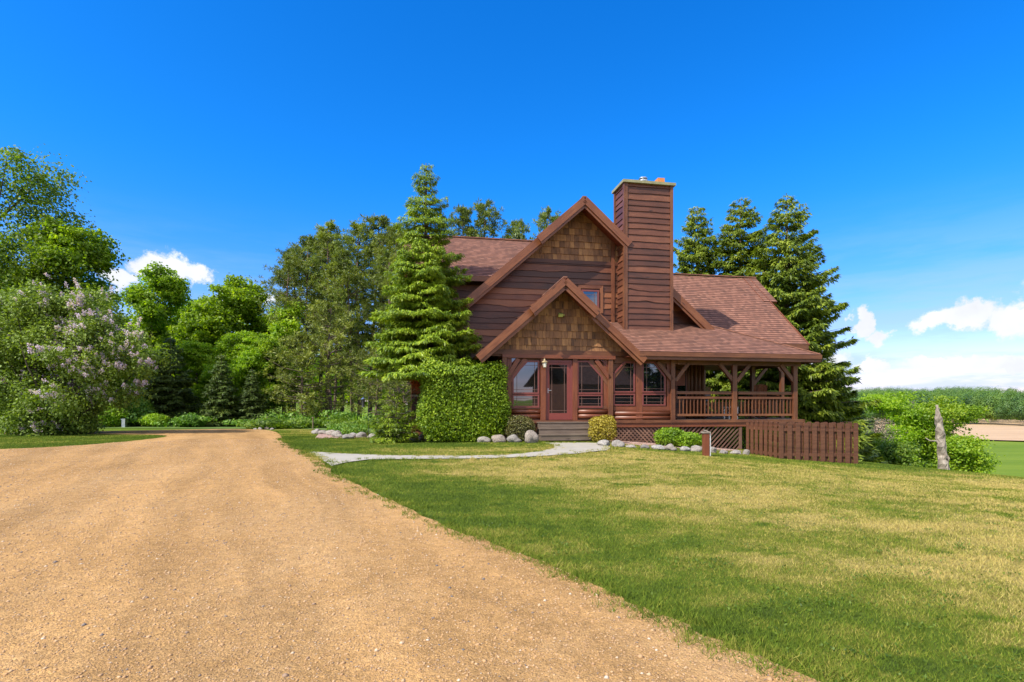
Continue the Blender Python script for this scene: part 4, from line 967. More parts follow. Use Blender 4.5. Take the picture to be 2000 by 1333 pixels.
def shrub(seed, rx, ry, h, nleaf, ls, leafmat, name, boxy=0., shell=.75, twig=12, flat=1.):
    g = np.random.default_rng(seed); d = rnd_dir(g, nleaf); d[:, 2] = d[:, 2] * .9 + .1
    e = 2 + boxy; nrm = (np.abs(d[:, 0]) ** e + np.abs(d[:, 1]) ** e + np.abs(d[:, 2]) ** e) ** (1 / e); d = d / nrm[:, None]
    r = g.uniform(shell, 1.0, nleaf) ** .7 + (g.random(nleaf) < .05) * g.uniform(0, .09, nleaf); ph = g.uniform(0, 6, 6); lump = 1 + (.07 if boxy else .12) * (np.sin(d[:, 0] * 4 + ph[0]) * np.sin(d[:, 1] * 4 + ph[1]) + np.sin(d[:, 2] * 5 + ph[2] + d[:, 0] * 3)) * .7 + g.normal(0, .02, nleaf)
    P = d * (r * lump)[:, None] * np.array([rx, ry, h * .5]); P[:, 2] += h * .5; P[:, 2] = np.where(P[:, 2] < .02, g.uniform(.02, .2, nleaf), P[:, 2])
    N = unit(d * .8 + rnd_dir(g, nleaf) * .95 + np.array([0, 0, .35])); D = unit(np.cross(N, rnd_dir(g, nleaf)) + np.array([0, 0, .1]))
    V, F = leaf_quads(P, D, N, ls * g.uniform(.6, 1.35, nleaf), ls * .6 * flat * g.uniform(.7, 1.2, nleaf)); root = empty(name); npmesh('foliage', V, F, leafmat, root); mb = MB()
    for k in range(twig):
        a = g.uniform(0, 6.28); q = g.uniform(.3, .8); mb.tube([(.06 * rx * math.cos(a), .06 * ry * math.sin(a), -.05), (rx * q * .6 * math.cos(a), ry * q * .6 * math.sin(a), h * .45), (rx * q * math.cos(a), ry * q * math.sin(a), h * .8)], [.02 + h * .008, .012 + h * .004, .005], 5, False)
    mb.build('stem', 'bark', root, smooth=True); return root
def place(o, px, d, rz=0., sc=None, dz=0.):
    X = (px - CX) / FPX * d; o.location = (X, d, float(gz(X, d)) + dz); o.rotation_euler = (0, 0, rz)
    if sc: o.scale = sc
    return o
def hgt(py, d, px): X = (px - CX) / FPX * d; return (YH - py) / FPX * d - float(gz(X, d))

# --- hero spruce in front of the house corner
D0 = 20.0; H0 = hgt(322, D0, 838)
sp_ = spruce(5, H0 + .15, 2.45, 35, 15, 50, .16, .040, 'spruce_new', droop=.15, z0=.24, p=.78, tipup=.10, hang=1.05, trunkr=.13, gap=.05, width=1.35, dense=1.8, name='spruce_tree')
place(sp_, 832, D0); tag(sp_, 'tall spruce with bright green shelf-like boughs in front of the house corner', 'tree')
# bare and browning lower boughs of that spruce
g = np.random.default_rng(3); mb = MB()
for k in range(26):
    a = g.uniform(0, 6.28); z = g.uniform(.8, 2.1); r = g.uniform(.7, 1.6); mb.tube([(0, 0, z), (r * .5 * math.cos(a), r * .5 * math.sin(a), z + .02), (r * math.cos(a), r * math.sin(a), z - .25 * r)], [.018, .011, .004], 4, False)
mb.build('bare_bough', 'snag_wood', sp_)
V, F = leaf_quads(g.normal(0, 1, (500, 3)) * (.10, .10, .13) + np.array([-.25, -.55, 2.05]), rnd_dir(g, 500), rnd_dir(g, 500), .09, .03); npmesh('dead_needles', V, F, 'rust_needles', sp_)
# young spruce at its foot
ys_ = spruce(11, 1.85, .95, 11, 9, 16, .12, .035, 'spruce_new', droop=.12, z0=.03, p=.6, tipup=.1, hang=.5, width=1.2, name='young_spruce'); place(ys_, 770, 18.7); tag(ys_, 'small bright green young spruce at the foot of the tall spruce', 'tree')
# clipped hedge bush
hd = shrub(21, 1.42, .85, hgt(710, 18.4, 905), 52000, .085, 'hedge_leaf', 'clipped_bush', boxy=4.0, shell=.72, twig=20); place(hd, 905, 18.75, TH); tag(hd, 'big square clipped bright green bush left of the entrance', 'bush')
for px_, d_, w_, ytop, m_, nl, lab in ((1015, 18.5, 28, 812, 'dark_bush', 5200, 'small dark brownish bush between the clipped bush and the steps'), (1177, 18.25, 27, 812, 'gold_bush', 6000, 'round golden yellow bush right of the steps'),
                                      (1308, 18.6, 27, 838, 'lime_bush', 4200, 'lime green leafy bush below the windows, left one of two'), (1343, 18.5, 27, 846, 'lime_bush', 3800, 'lime green leafy bush against the lattice, right one of two')):
    r_ = w_ * d_ / FPX; o = shrub(int(px_), r_, r_ * .85, hgt(ytop, d_, px_), nl, .055 if 'lime' not in m_ else .085, m_, 'garden_bush', boxy=.8, shell=.7); place(o, px_, d_); tag(o, lab, 'bush', 'garden bushes')
# lime stems seen through the open end of the lattice
o = shrub(77, .9, .6, 1.3, 3200, .07, 'lime_bush', 'garden_bush', shell=.5); X, Y = HW(8.0, 1.6); o.location = (X, Y, float(gz(X, Y))); tag(o, 'lime green bush growing under the porch deck behind the lattice', 'bush', 'garden bushes')
# ground cover in the left bed (nobody could count it)
g = np.random.default_rng(8); n = 15000; e_ = smooth_poly([gp(640, 847), gp(690, 853), gp(712, 851), gp(718, 842), gp(690, 839), gp(640, 840)], 1); e_ = np.array(e_); P = g.uniform(e_.min(0), e_.max(0), (n, 2)); P = P[inside(e_, P)]; n = len(P)
zz = gz(P[:, 0], P[:, 1]) + g.uniform(.02, .28, n); N = unit(rnd_dir(g, n) + (0, 0, .8)); V, F = leaf_quads(np.column_stack([P, zz]), unit(np.cross(N, rnd_dir(g, n)) + (0, 0, .4)), N, g.uniform(.07, .16, n), .06)
tag(npmesh('ground_cover', V, F, 'ground_leaf'), 'green leafy ground cover spilling over the stones of the left flower bed', 'ground cover', kind='stuff')
# bird feeder on a hook
fx_, fy_ = gp(720, 860); fd = empty('bird_feeder', (fx_, fy_, float(gz(fx_, fy_)))); tag(fd, 'black shepherd hook with a small hanging bird feeder in the left bed', 'bird feeder')
MB().tube([(0, 0, -.1), (0, 0, 1.55), (-.02, 0, 1.66), (-.09, 0, 1.72), (-.16, 0, 1.69), (-.19, 0, 1.6)], .010, 6).tube([(0, 0, 1.45), (.04, 0, 1.56), (.08, 0, 1.53)], .008, 5).build('pole', 'black_iron', fd)
MB().tube([(-.19, 0, 1.18), (-.19, 0, 1.22), (-.19, 0, 1.44), (-.19, 0, 1.46)], [.06, .05, .05, .05], 10).build('seed_tube', 'black_iron', fd)
MB().tube([(-.19, 0, 1.46), (-.19, 0, 1.50), (-.19, 0, 1.53)], [.10, .05, .01], 12).tube([(-.19, 0, 1.53), (-.19, 0, 1.62)], .004, 4).build('roof', 'steel', fd)

# --- lilac
def lilac():
    D_ = 24.; h = hgt(566, D_, 110); g = np.random.default_rng(31); cen = []
    for (px_, py_, rp, dd) in ((60, 650, 90, 0), (130, 640, 80, .5), (190, 690, 62, -.3), (40, 740, 95, .6), (130, 745, 90, -.6), (215, 745, 50, .2), (268, 690, 42, .4), (100, 800, 85, 0), (10, 690, 90, -.5), (165, 600, 36, .3), (90, 600, 38, -.3), (60, 820, 60, .4), (150, 810, 45, -.4)):
        cen.append(((px_ - 110) / FPX * D_, dd, (YH - py_) / FPX * D_ - float(gz(-19.5, 24)), rp / FPX * D_))
    cen = np.array(cen); ncl = 620; k = g.choice(len(cen), ncl, p=cen[:, 3] ** 2 / (cen[:, 3] ** 2).sum()); d = rnd_dir(g, ncl); C = cen[k, :3] + d * (cen[k, 3] * g.uniform(.45, 1.05, ncl) ** .5)[:, None]; C[:, 2] = np.clip(C[:, 2], .25, h)
    n = 95000; kk = g.integers(0, ncl, n); off = g.normal(size=(n, 3)) * .20; P = C[kk] + off; P[:, 2] = np.abs(P[:, 2]); N = unit(rnd_dir(g, n) + (0, 0, .8) + unit(off) * .5); Dd = unit(np.cross(N, rnd_dir(g, n)) + (0, 0, -.3))
    V, F = leaf_quads(P, Dd, N, .12 * g.uniform(.6, 1.3, n), .085 * g.uniform(.6, 1.2, n)); root = empty('lilac_bush'); npmesh('foliage', V, F, 'lilac_leaf', root)
    # panicles of blossom standing out of the leaves, mostly on the sunlit and right-hand shoots
    sel = np.where((C[:, 1] < .8))[0]; wgt = .5 + 2.5 * (C[sel, 0] > .7) * (C[sel, 2] > 1.3) + 2.5 * (C[sel, 0] > 2.3); sel = g.choice(sel, 190, p=wgt / wgt.sum(), replace=False); Pf = []
    for c in C[sel]:
        outd = unit(np.array([c[0] * .2, c[1] - .8, .9])); 
        for _ in range(3):
            b0 = c + g.normal(0, .16, 3) + outd * .22; m_ = 42; t_ = g.uniform(0, 1, m_); Pf.append(b0 + outd * (t_ * .26)[:, None] + g.normal(size=(m_, 3)) * (.055 * (1.15 - t_))[:, None])
    Pf = np.concatenate(Pf); m_ = len(Pf); V, F = leaf_quads(Pf, rnd_dir(g, m_), rnd_dir(g, m_), .05, .05); npmesh('blossom', V, F, 'lilac_flower', root); mb = MB()
    for c in C[g.choice(ncl, 60, replace=False)]:
        x0, y0 = g.normal(0, .35), g.normal(0, .25); mb.tube([(x0, y0, -.1), (x0 * .6 + c[0] * .4, c[1] * .4, c[2] * .4), (c[0] * .8, c[1] * .8, c[2] * .75), tuple(c)], [.06, .045, .025, .008], 6, False)
    mb.build('stem', 'bark', root, smooth=True); X = (110 - CX) / FPX * D_; root.location = (X, D_, float(gz(X, D_))); return root
tag(lilac(), 'huge rounded lilac with pale purple blossom on the left lawn', 'lilac')

# --- broadleaf trees on the left
A = decid(41, 16.2, 5.6, 3.0, 430, 52000, .18, clr=1.3, leafmat='oak_leaf', name='birch_tree', droop=.7, lobes=8); tag(place(A, -15, 33, .4), 'tall airy dark green tree at the left edge above the lilac', 'tree')
Bt = decid(42, 12.2, 2.9, 2.2, 330, 46000, .20, clr=.95, leafmat='maple_leaf', name='maple_tree', lobes=7); tag(place(Bt, 140, 33.5, 1.), 'dense green maple rising behind the lilac', 'tree')
M1 = decid(43, 12.4, 3.0, 1.4, 340, 46000, .22, clr=.9, leafmat='maple_leaf', name='maple_tree', lobes=8); tag(place(M1, 300, 45, .3), 'bright green maple with a feathery top, first right of the lilac', 'tree', 'maples behind the drive')
M2 = decid(44, 11.3, 3.8, 1.0, 400, 56000, .22, clr=.95, leafmat='maple_leaf', name='maple_tree', lobes=9); tag(place(M2, 450, 44, 2.), 'broad bright green maple left of the tall pines', 'tree', 'maples behind the drive')
M3 = decid(45, 9.6, 1.9, 1.2, 150, 22000, .22, clr=1.0, leafmat='yellow_leaf', name='maple_tree', lobes=6); tag(place(M3, 566, 43.5, 0, dz=-.3), 'yellow-green young maple standing in front of the pines', 'tree', 'maples behind the drive')
def dup(src, px_, d_, rz, sc, lab, grp=None, cat='tree', dz=0.):
    X = (px_ - CX) / FPX * d_; o = copy_tree(src, (X, d_, float(gz(X, d_)) + dz), rz, sc); o['label'] = lab; o['category'] = cat
    if grp: o['group'] = grp
    return o
dup(M1, 375, 49, 2.2, (1, 1, .88), 'green maple half hidden between the two taller maples', 'maples behind the drive')
dup(M2, 222, 54, 4.1, (.7, .7, .60), 'low green maple in the gap between lilac and feathery maple', 'maples behind the drive')
dup(M2, 250, 42, 5.1, (.6, .6, .55), 'small bushy maple low behind the blossoming lilac branch', 'maples behind the drive')
dup(M2, 505, 50, 1.2, (.9, .9, .82), 'green maple behind, touching the leftmost pine', 'maples behind the drive')
dup(Bt, -130, 36, 3., (1.1, 1.1, 1.05), 'dense green maple at the very left edge of the photo')
dup(Bt, 40, 40, 5., (1.1, 1.1, .9), 'green maple behind the airy tree on the left')
for k_, (px_, d_, sx_, sz_, lab) in enumerate(((385, 40.5, .62, .56, 'young maple low between the two dark spruces'), (300, 41, .5, .5, 'young maple low behind the right-hand lilac branch'), (470, 40, .6, .62, 'young maple low in front of the broad maple'), (525, 40.5, .5, .55, 'young maple low at the left foot of the pines'), (205, 38, .5, .5, 'young maple low right behind the lilac'))): dup(M1 if k_ % 2 else M2, px_, d_, k_ * 1.7, (sx_, sx_, sz_), lab, 'young maples at the edge of the wood', dz=-.4)
# dark spruces at the wood's edge
s1 = spruce(51, hgt(655, 36, 333), 1.9, 24, 10, 26, .26, .10, 'spruce_dark', droop=.2, p=.8, name='dark_spruce'); tag(place(s1, 333, 36), 'dark spruce right of the lilac at the edge of the wood', 'tree', 'dark spruces at the edge of the wood')
dup(s1, 432, 35.5, 1., (.72, .72, .80), 'dark spruce below the broad maple, in the middle of three', 'dark spruces at the edge of the wood')
dup(s1, 492, 36, 2., (.62, .62, .64), 'smallest dark spruce, left of the tall pines', 'dark spruces at the edge of the wood')
dup(s1, 285, 38, 3., (.6, .6, .7), 'dark spruce partly hidden behind the lilac', 'dark spruces at the edge of the wood')
# red pines
p1 = pine(61, 16.2, 2.1, .42, 54, 12, name='red_pine'); p2 = pine(62, 15.6, 2.3, .35, 56, 12, name='red_pine'); p3 = pine(63, 14.8, 2.6, .30, 58, 12, name='red_pine', lean=.03)
pl = [(p1, 640, 46, 442), (p2, 600, 46, 470), (p3, 553, 43, 500), (p1, 700, 47, 445), (p2, 742, 48, 432), (p3, 668, 50, 462), (p1, 775, 46, 448), (p2, 575, 50, 492), (p3, 722, 51, 458), (p1, 628, 52, 474), (p2, 800, 50, 460), (p3, 690, 43, 505), (p2, 655, 42, 520), (p1, 760, 43, 500)]
pl.sort(key=lambda q: q[1]); used = set()
for k, (src, px_, d_, yt) in enumerate(pl):
    hsrc = {id(p1): 16.2, id(p2): 15.6, id(p3): 14.8}[id(src)]; s = hgt(yt, d_, px_) / hsrc; lab = f'tall red pine with a bare lower trunk, {ORD[k]} from the left in the pine stand'
    if id(src) not in used: used.add(id(src)); place(src, px_, d_, 0, (s, s, s)); tag(src, lab, 'tree', 'red pines left of the house')
    else: dup(src, px_, d_, k * 1.3, (s * random.uniform(.9, 1.1), s, s), lab, 'red pines left of the house')
ol = pine(71, 8.2, 2.7, .06, 66, 9, 'pine_olive', .32, name='scots_pine'); tag(place(ol, 645, 39), 'olive green pine with boughs sweeping low, largest in front of the pine stand', 'tree', 'low olive pines')
dup(ol, 590, 38, 2., (.85, .85, .72), 'olive green low pine at the left foot of the pine stand', 'low olive pines'); dup(ol, 735, 36, 4., (.85, .85, .62), 'olive green low pine behind the bird feeder', 'low olive pines'); dup(ol, 790, 33, 1., (.7, .7, .55), 'olive green low pine half behind the tall spruce', 'low olive pines')
# pines behind the house ridge
dup(p2, 905, 52, 1., (1.1, 1.1, hgt(415, 52, 905) / 15.6), 'pine top behind the roof just right of the tall spruce', 'pines behind the roof')
dup(p1, 948, 53, 3., (1.2, 1.2, hgt(405, 53, 948) / 16.2), 'widest pine top showing above the left roof ridge', 'pines behind the roof')
dup(p3, 985, 54, 5., (1., 1., hgt(438, 54, 985) / 14.8), 'short pine top above the roof ridge right of the widest one', 'pines behind the roof')
dup(p1, 1072, 52, 2., (1., 1., hgt(418, 52, 1072) / 16.2), 'pine top showing just left of the main gable peak', 'pines behind the roof')
# --- big white spruces right of the house
r1 = spruce(81, hgt(380, 33, 1537), 4.7, 46, 15, 58, .36, .11, 'spruce_right', droop=.30, p=.66, tipup=.34, hang=.9, name='white_spruce', z0=.04, gap=.08, barkm='pine_bark')
tag(place(r1, 1537, 33), 'largest spruce right of the house with long drooping boughs', 'tree', 'spruces behind the porch')
r2 = spruce(82, hgt(388, 36, 1446), 3.7, 42, 15, 50, .36, .11, 'spruce_right', droop=.22, p=.50, tipup=.22, hang=.9, name='white_spruce', gap=.06, barkm='pine_bark')
tag(place(r2, 1446, 36), 'bushy spruce above the right roof ridge, middle one of three', 'tree', 'spruces behind the porch')
dup(r2, 1362, 37.5, 2., (.85, .85, hgt(402, 37.5, 1362) / hgt(388, 36, 1446)), 'slim spruce just right of the chimney', 'spruces behind the porch')
dup(r1, 1322, 41, 4., (.7, .7, .62), 'low spruce mostly hidden behind the chimney', 'spruces behind the porch')
dup(r2, 1610, 37, 1.2, (.9, .9, .52), 'short spruce below the largest one at its right', 'spruces behind the porch')
dup(s1, 1016, 50, 1., (1.2, 1.2, hgt(433, 50, 1016) / hgt(655, 36, 333)), 'pointed spruce top above the left roof ridge', 'pines behind the roof')

# --- trees and snag on the right slope
for k, (px_, d_, yt, w_, m_, lab) in enumerate(((1742, 46, 766, 70, 'maple_leaf', 'bright green bushy tree right of the fence'), (1800, 50, 790, 52, 'maple_leaf', 'green bushy tree just left of the dead trunk'), (1858, 44, 775, 48, 'yellow_leaf', 'yellow-green bushy tree right behind the dead trunk'),
                                               (1880, 40, 850, 30, 'yellow_leaf', 'low yellow-green bush at the edge of the pasture'), (1700, 42, 815, 36, 'bare_twig', 'grey thinly leafed shrub at the right end of the fence'), (1795, 47, 785, 30, 'bare_twig', 'grey twiggy bush behind the dead trunk'), (1690, 40, 850, 34, 'oak_leaf', 'dark green bush low behind the fence end'), (1760, 38, 868, 40, 'oak_leaf', 'dark green low bush on the slope right of the fence'))):
    hh = hgt(yt, d_, px_); r_ = w_ * d_ / FPX; o = decid(90 + k, hh, r_ * 1.15, hh * .02, 200, 8000 if m_ == 'bare_twig' else 24000, .19 if m_ != 'bare_twig' else .10, clr=1.05, leafmat=m_, name='slope_tree', lobes=7, trunk_r=.07); place(o, px_, d_, k); tag(o, lab, 'tree' if w_ > 45 else 'bush', 'trees and bushes on the right slope')
dS = 30.; sx = (1843 - CX) / FPX * dS; sg_ = float(gz(sx, dS)); hs_ = (YH - 793) / FPX * dS - sg_; snag = empty('dead_tree', (sx, dS, sg_)); tag(snag, 'pale broken dead trunk with one crooked stub branch standing on the slope', 'dead tree')
s = hs_; k = dS / FPX; mb = MB(); zq = np.linspace(0, 1, 26); mb.tube([(np.interp(z, [0, .3, .5, .68, .85, 1], [.02, .05, -.05, -.16, -.25, -.36]), 0, s * z - .2 * (z == 0)) for z in zq], [float(np.interp(z, [0, .08, .3, .5, .68, .85, .95, 1], [.34, .24, .27, .22, .20, .16, .08, .02])) * random.uniform(.86, 1.14) for z in zq], 13)
mb.tube([(-.24, 0, s * .85), (-.22, .03, s * .93), (-.2, .03, s * .97)], [.10, .06, .015], 6); mb.tube([(.1, 0, s * .28), (.28, 0, s * .34), (.33, .02, s * .36)], [.12, .09, .05], 7)
so = mb.build('trunk', 'snag_wood', snag); me = so.data
for v_ in me.vertices:
    q = v_.co.copy(); v_.co.x += .025 * math.sin(q.z * 7 + q.y * 9) + .02 * math.sin(q.z * 19 + q.x * 13); v_.co.y += .05 * math.sin(q.z * 8 + q.x * 12); v_.co.z += .06 * math.sin(q.x * 31 + q.y * 23); v_.co.x += random.uniform(-.045, .045); v_.co.y += random.uniform(-.045, .045)
MB().tube([(-.14, 0, s * .58), (-.4, 0, s * .66), (-.75, 0, s * .66), (-.98, 0, s * .69)], [.075, .05, .035, .015], 6).build('branch', 'snag_wood', snag, smooth=True)

# --- far woods (one mass each) and undergrowth
def wood_mass(seed, pts, hts, rad, nl, ls, name, m_, label):
    g = np.random.default_rng(seed); n = len(pts); P0 = np.column_stack([pts, gz(pts[:, 0], pts[:, 1])]); k = np.repeat(np.arange(n), nl); N_ = n * nl; d = rnd_dir(g, N_); d[:, 2] = d[:, 2] * .9; r = g.uniform(.6, 1.05, N_)
    rr = rad * g.uniform(.7, 1.25, n); c = P0[k] + np.column_stack([np.zeros((N_, 2)), hts[k] * .55]); P = c + np.column_stack([np.zeros((N_, 2)), hts[k] * .12]) + d * r[:, None] * np.column_stack([rr[k], rr[k], hts[k] * .45]); lump = np.sin(P[:, 0] * 1.1) * np.sin(P[:, 2] * 1.3 + P[:, 1]); P += d * (lump * rr[k] * .16)[:, None]
    N = unit(d * 2.0 + rnd_dir(g, N_) * .5 + (0, 0, .3)); V, F = leaf_quads(P, unit(np.cross(N, rnd_dir(g, N_))), N, ls * g.uniform(.6, 1.4, N_), ls * .8); tag(npmesh(name, V, F, m_), label, 'woods', kind='stuff')
g = np.random.default_rng(5)
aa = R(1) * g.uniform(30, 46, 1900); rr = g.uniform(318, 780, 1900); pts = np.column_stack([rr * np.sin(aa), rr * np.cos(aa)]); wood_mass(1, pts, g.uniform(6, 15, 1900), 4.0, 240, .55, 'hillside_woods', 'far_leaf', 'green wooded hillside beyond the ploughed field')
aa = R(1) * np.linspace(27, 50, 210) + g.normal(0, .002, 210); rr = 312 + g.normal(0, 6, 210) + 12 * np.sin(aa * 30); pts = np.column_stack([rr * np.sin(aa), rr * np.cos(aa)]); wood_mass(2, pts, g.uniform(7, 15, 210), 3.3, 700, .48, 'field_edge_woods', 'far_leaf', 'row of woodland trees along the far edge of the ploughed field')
pts = np.column_stack([g.uniform(-75, -4, 150), g.uniform(56, 80, 150)]); wood_mass(3, pts, g.uniform(5.5, 8.5, 150), 3.0, 420, .55, 'background_woods', 'maple_leaf', 'dark green woods filling in behind the maples and pines')
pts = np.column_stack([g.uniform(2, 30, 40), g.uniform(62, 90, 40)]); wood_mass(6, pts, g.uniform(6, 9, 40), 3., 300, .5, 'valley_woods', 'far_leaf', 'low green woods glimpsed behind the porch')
n = 110; pts = np.column_stack([g.uniform(-36, -8, n), g.uniform(33, 42, n)]); wood_mass(4, pts, g.uniform(.25, 1.1, n), .8, 150, .15, 'undergrowth', 'ground_leaf', 'low leafy undergrowth along the foot of the wood')
n = 90; pts = np.column_stack([g.uniform(-15, -6.5, n), g.uniform(30.2, 34, n)]); wood_mass(9, pts, g.uniform(.15, .6, n), .7, 170, .13, 'fern_bank', 'oak_leaf', 'bank of low green ferns between the drive and the pines')
# shrubs at the wood's foot behind the drive
for k, (px_, d_, w_, yt, m_, lab) in enumerate(((215, 33, 34, 785, 'lime_bush', 'pale flecked bush just right of the lilac stems'), (262, 34, 34, 770, 'ground_leaf', 'grey-green bush behind the drive right of the lilac'), (12, 27, 26, 822, 'lime_bush', 'bright green bush low at the left edge of the photo'), (300, 33.5, 26, 810, 'lime_bush', 'low bright bush at the foot of the dark spruce'), (370, 33.5, 30, 812, 'ground_leaf', 'low green bush between two dark spruces'))):
    r_ = w_ * d_ / FPX; o = shrub(300 + k, r_, r_ * .8, hgt(yt, d_, px_), 5200, .13, m_, 'woodland_bush', shell=.55); place(o, px_, d_); tag(o, lab, 'bush', 'bushes behind the drive')
for px_, d_, lab in ((521.5, 32, 'thin wooden marker stake at the far end of the drive'), (611, 30, 'thin wooden marker stake between drive and flower bed')):
    X = (px_ - CX) / FPX * d_; o = MB().tube([(0, 0, -.1), (.01, 0, .62)], [.035, .03], 6).beam((0, 0, .60), (0, 0, .66), .08, .08, (0, 1, 0)).build('marker_stake', 'pine_bark', loc=(X, d_, float(gz(X, d_)))); tag(o, lab, 'stake')
X = (243 - CX) / FPX * 32.6; ub = empty('utility_box', (X, 32.6, float(gz(X, 32.6)))); ub.scale = (1, 1, .75); tag(ub, 'small pale blue utility box among bushes beyond the drive', 'utility box')
MB().beam((0, 0, 0), (0, 0, .62), .2, .2, (0, 1, 0)).build('box', 'steel', ub); MB().beam((0, 0, .62), (0, 0, .68), .25, .25, (0, 1, 0)).build('lid', 'steel', ub)

# ------------------------------------------------------------ grass blades and loose gravel
g = np.random.default_rng(99); n = 950000
r = (g.uniform(0, 1, n) * (31 ** .55 - 2.6 ** .55) + 2.6 ** .55) ** (1 / .55); a = g.uniform(R(-47), R(47), n); P = np.column_stack([r * np.sin(a), r * np.cos(a)])
def wob(P): return np.column_stack([np.sin(P[:, 1] * 2.3) * .10 + np.sin(P[:, 1] * 5.1 + P[:, 0] * 2) * .07, np.cos(P[:, 0] * 2.7) * .09 + np.sin(P[:, 0] * 6.3) * .05])
jit = wob(P) + g.normal(0, .11, (n, 2)) * (g.random((n, 1)) < .5)
cand = (P[:, 0] > -60) & ~inside(DRV, P + jit); P = P[cand]; P = P[~inside(WLK, P)]; P = P[~inside(BL, P)]; P = P[~inside(BR, P)]; P = P[~inside(WF, P)]
lu_ = (P[:, 0] - HX) * CO + (P[:, 1] - HY) * SI; lv_ = -(P[:, 0] - HX) * SI + (P[:, 1] - HY) * CO; P = P[~((lu_ > -6) & (lu_ < 9) & (lv_ > -.1))]; n = len(P); r = np.hypot(P[:, 0], P[:, 1])
patch = .5 + .5 * np.sin(P[:, 0] * 1.7 + 2 * np.sin(P[:, 1] * 1.1)) * np.sin(P[:, 1] * 2.1 + P[:, 0] * .6); H = (.019 + .012 * patch) * g.uniform(.5, 1.35, n); Wd = (.0020 + .00085 * r) * g.uniform(.7, 1.3, n)
B = np.column_stack([P, gz(P[:, 0], P[:, 1])]); az_ = g.uniform(0, 6.28, n); side_ = np.column_stack([np.cos(az_), np.sin(az_), np.zeros(n)]); lean_ = np.column_stack([g.normal(0, .55, (n, 2)), np.ones(n)]); 
V = np.stack([B - side_ * Wd[:, None] / 2, B + side_ * Wd[:, None] / 2, B + lean_ * H[:, None]], 1).reshape(-1, 3)
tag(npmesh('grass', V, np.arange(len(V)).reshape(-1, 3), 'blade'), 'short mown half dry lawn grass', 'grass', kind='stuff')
# taller weeds and tufts along the edge of the drive
edge = np.concatenate([DRV, DRV, WLK, BL, BR]); ek = [p for p in edge if 2.5 < np.hypot(*p) < 22 and p[0] > -9 and p[1] > 2 and p[0] > -p[1] * .42]
P = np.array([p + g.normal(0, (.12, .12)) for p in ek for _ in range(6)]); P = np.repeat(P, 16, 0) + g.normal(0, .03, (len(P) * 16, 2)); n = len(P); r = np.hypot(P[:, 0], P[:, 1]); H = g.uniform(.02, .075, n); Wd = .004 + .0009 * r
B = np.column_stack([P, gz(P[:, 0], P[:, 1])]); az_ = g.uniform(0, 6.28, n); side_ = np.column_stack([np.cos(az_), np.sin(az_), np.zeros(n)]); lean_ = np.column_stack([g.normal(0, .8, (n, 2)), np.ones(n)])
V = np.stack([B - side_ * Wd[:, None] / 2, B + side_ * Wd[:, None] / 2, B + lean_ * H[:, None]], 1).reshape(-1, 3); tag(npmesh('edge_grass', V, np.arange(len(V)).reshape(-1, 3), 'blade'), 'ragged grass tufts along the edge of the gravel drive', 'grass', kind='stuff')
# broadleaf weeds and clover patches in the sward
nc = 420; rc_ = g.uniform(3.2, 15, nc); ac_ = g.uniform(R(-5), R(46), nc); Cw = np.column_stack([rc_ * np.sin(ac_), rc_ * np.cos(ac_)]); Cw = Cw[~inside(DRV, Cw) & ~inside(WLK, Cw) & ~inside(BR, Cw)]; kq = np.repeat(np.arange(len(Cw)), 26); n = len(kq)
P = Cw[kq] + g.normal(0, 1, (n, 2)) * g.uniform(.03, .13, len(Cw))[kq][:, None]; B = np.column_stack([P, gz(P[:, 0], P[:, 1]) + .012]); N = unit(rnd_dir(g, n) * .5 + (0, 0, 1)); Dd = unit(np.cross(N, rnd_dir(g, n)) + (0, 0, .5))
V, F = leaf_quads(B, Dd, N, g.uniform(.012, .034, n), g.uniform(.008, .018, n)); tag(npmesh('lawn_weeds', V, F, 'oak_leaf'), 'clover and broadleaf weeds scattered through the lawn', 'weeds', kind='stuff')
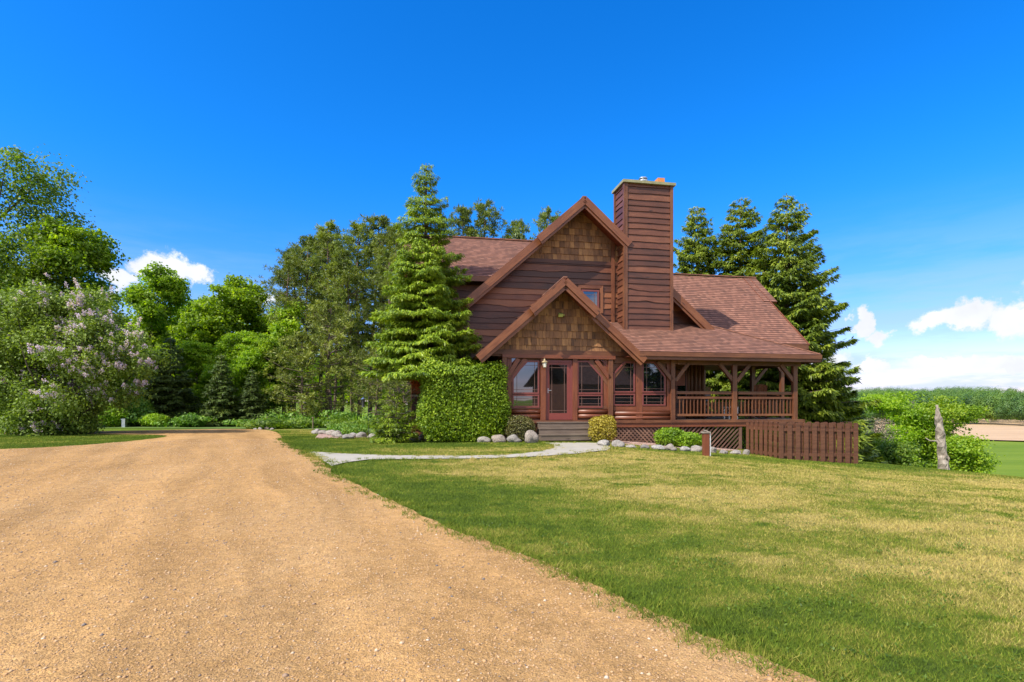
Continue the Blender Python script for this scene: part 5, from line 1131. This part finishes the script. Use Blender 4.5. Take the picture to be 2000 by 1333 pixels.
# gravel: small angular stones, denser near the camera
n = 150000; r = (g.uniform(0, 1, n) * (22 ** .5 - 2.6 ** .5) + 2.6 ** .5) ** 2; a = g.uniform(R(-45), R(45), n); P = np.column_stack([r * np.sin(a), r * np.cos(a)]); P = P[inside(DRV, P)]; n = len(P); r = np.hypot(P[:, 0], P[:, 1])
sz = (.0022 + .0005 * r) * g.lognormal(0, .5, n); sz = np.minimum(sz, .017); sz[:260] = g.uniform(.012, .024, 260); O = np.array([(1, 0, 0), (0, 1, 0), (-1, 0, 0), (0, -1, 0), (0, 0, .8), (0, 0, -.5)], float); Fo = np.array([(0, 1, 4), (1, 2, 4), (2, 3, 4), (3, 0, 4), (1, 0, 5), (2, 1, 5), (3, 2, 5), (0, 3, 5)])
V = O[None] * (1 + g.normal(0, .22, (n, 6, 3))); ca = g.uniform(0, 6.28, n); c_, s_ = np.cos(ca)[:, None], np.sin(ca)[:, None]; V = np.stack([V[..., 0] * c_ - V[..., 1] * s_, V[..., 0] * s_ + V[..., 1] * c_, V[..., 2] * .75], -1) * sz[:, None, None]
V += np.column_stack([P, gz(P[:, 0], P[:, 1]) + .013])[:, None]; F = (Fo[None] + np.arange(n)[:, None, None] * 6).reshape(-1, 3); tag(npmesh('loose_gravel', V.reshape(-1, 3), F, 'pebble'), 'loose pinkish tan gravel on the drive', 'gravel', kind='stuff')

# ------------------------------------------------------------ garage behind the camera, seen only as a reflection in the windows
gr_ = empty('garage', (21.6, -16, -1.5), R(-12)); tag(gr_, 'reddish roofed garage mirrored in the entrance windows', 'garage')
MB().box(-4.6, 4.6, -3.5, 3.5, 0, 4).prism([(-4.6, 4), (4.6, 4), (0, 4.01)], -3.5, 3.5).build('wall', 'siding', gr_)
rb = MB()
for sgn in (-1, 1): rb.face([(-5.2, sgn * 4.4, 3.9), (5.2, sgn * 4.4, 3.9), (5.2, 0, 7.4), (-5.2, 0, 7.4)][::sgn], [(0, 0), (11, 0), (11, 6), (0, 6)][::sgn])
rb.build('roof', 'roof_shingle', gr_)
for k, (x, y, s_, lab) in enumerate(((12.0, -22, .60, 'dark spruce beside the garage, mirrored in the left entrance window'), (8.0, -26, .8, 'dark spruce behind the drive, mirrored at the far left of the entrance'), (27, -15, 1.35, 'dark spruce right of the garage, mirrored in the windows by the porch'), (31.5, -14, 1.5, 'dark spruce farthest right of the garage, mirrored in the rightmost window'), (36, -16, 1.4, 'dark spruce at the back fence, mirrored at the porch'))):
    dup(s1, 0, 1, k, (1.5 * s_, 1.5 * s_, 1.2 * s_), lab).location = (x, y, -1.5)
S_.cycles.max_bounces = 6; S_.cycles.transparent_max_bounces = 6
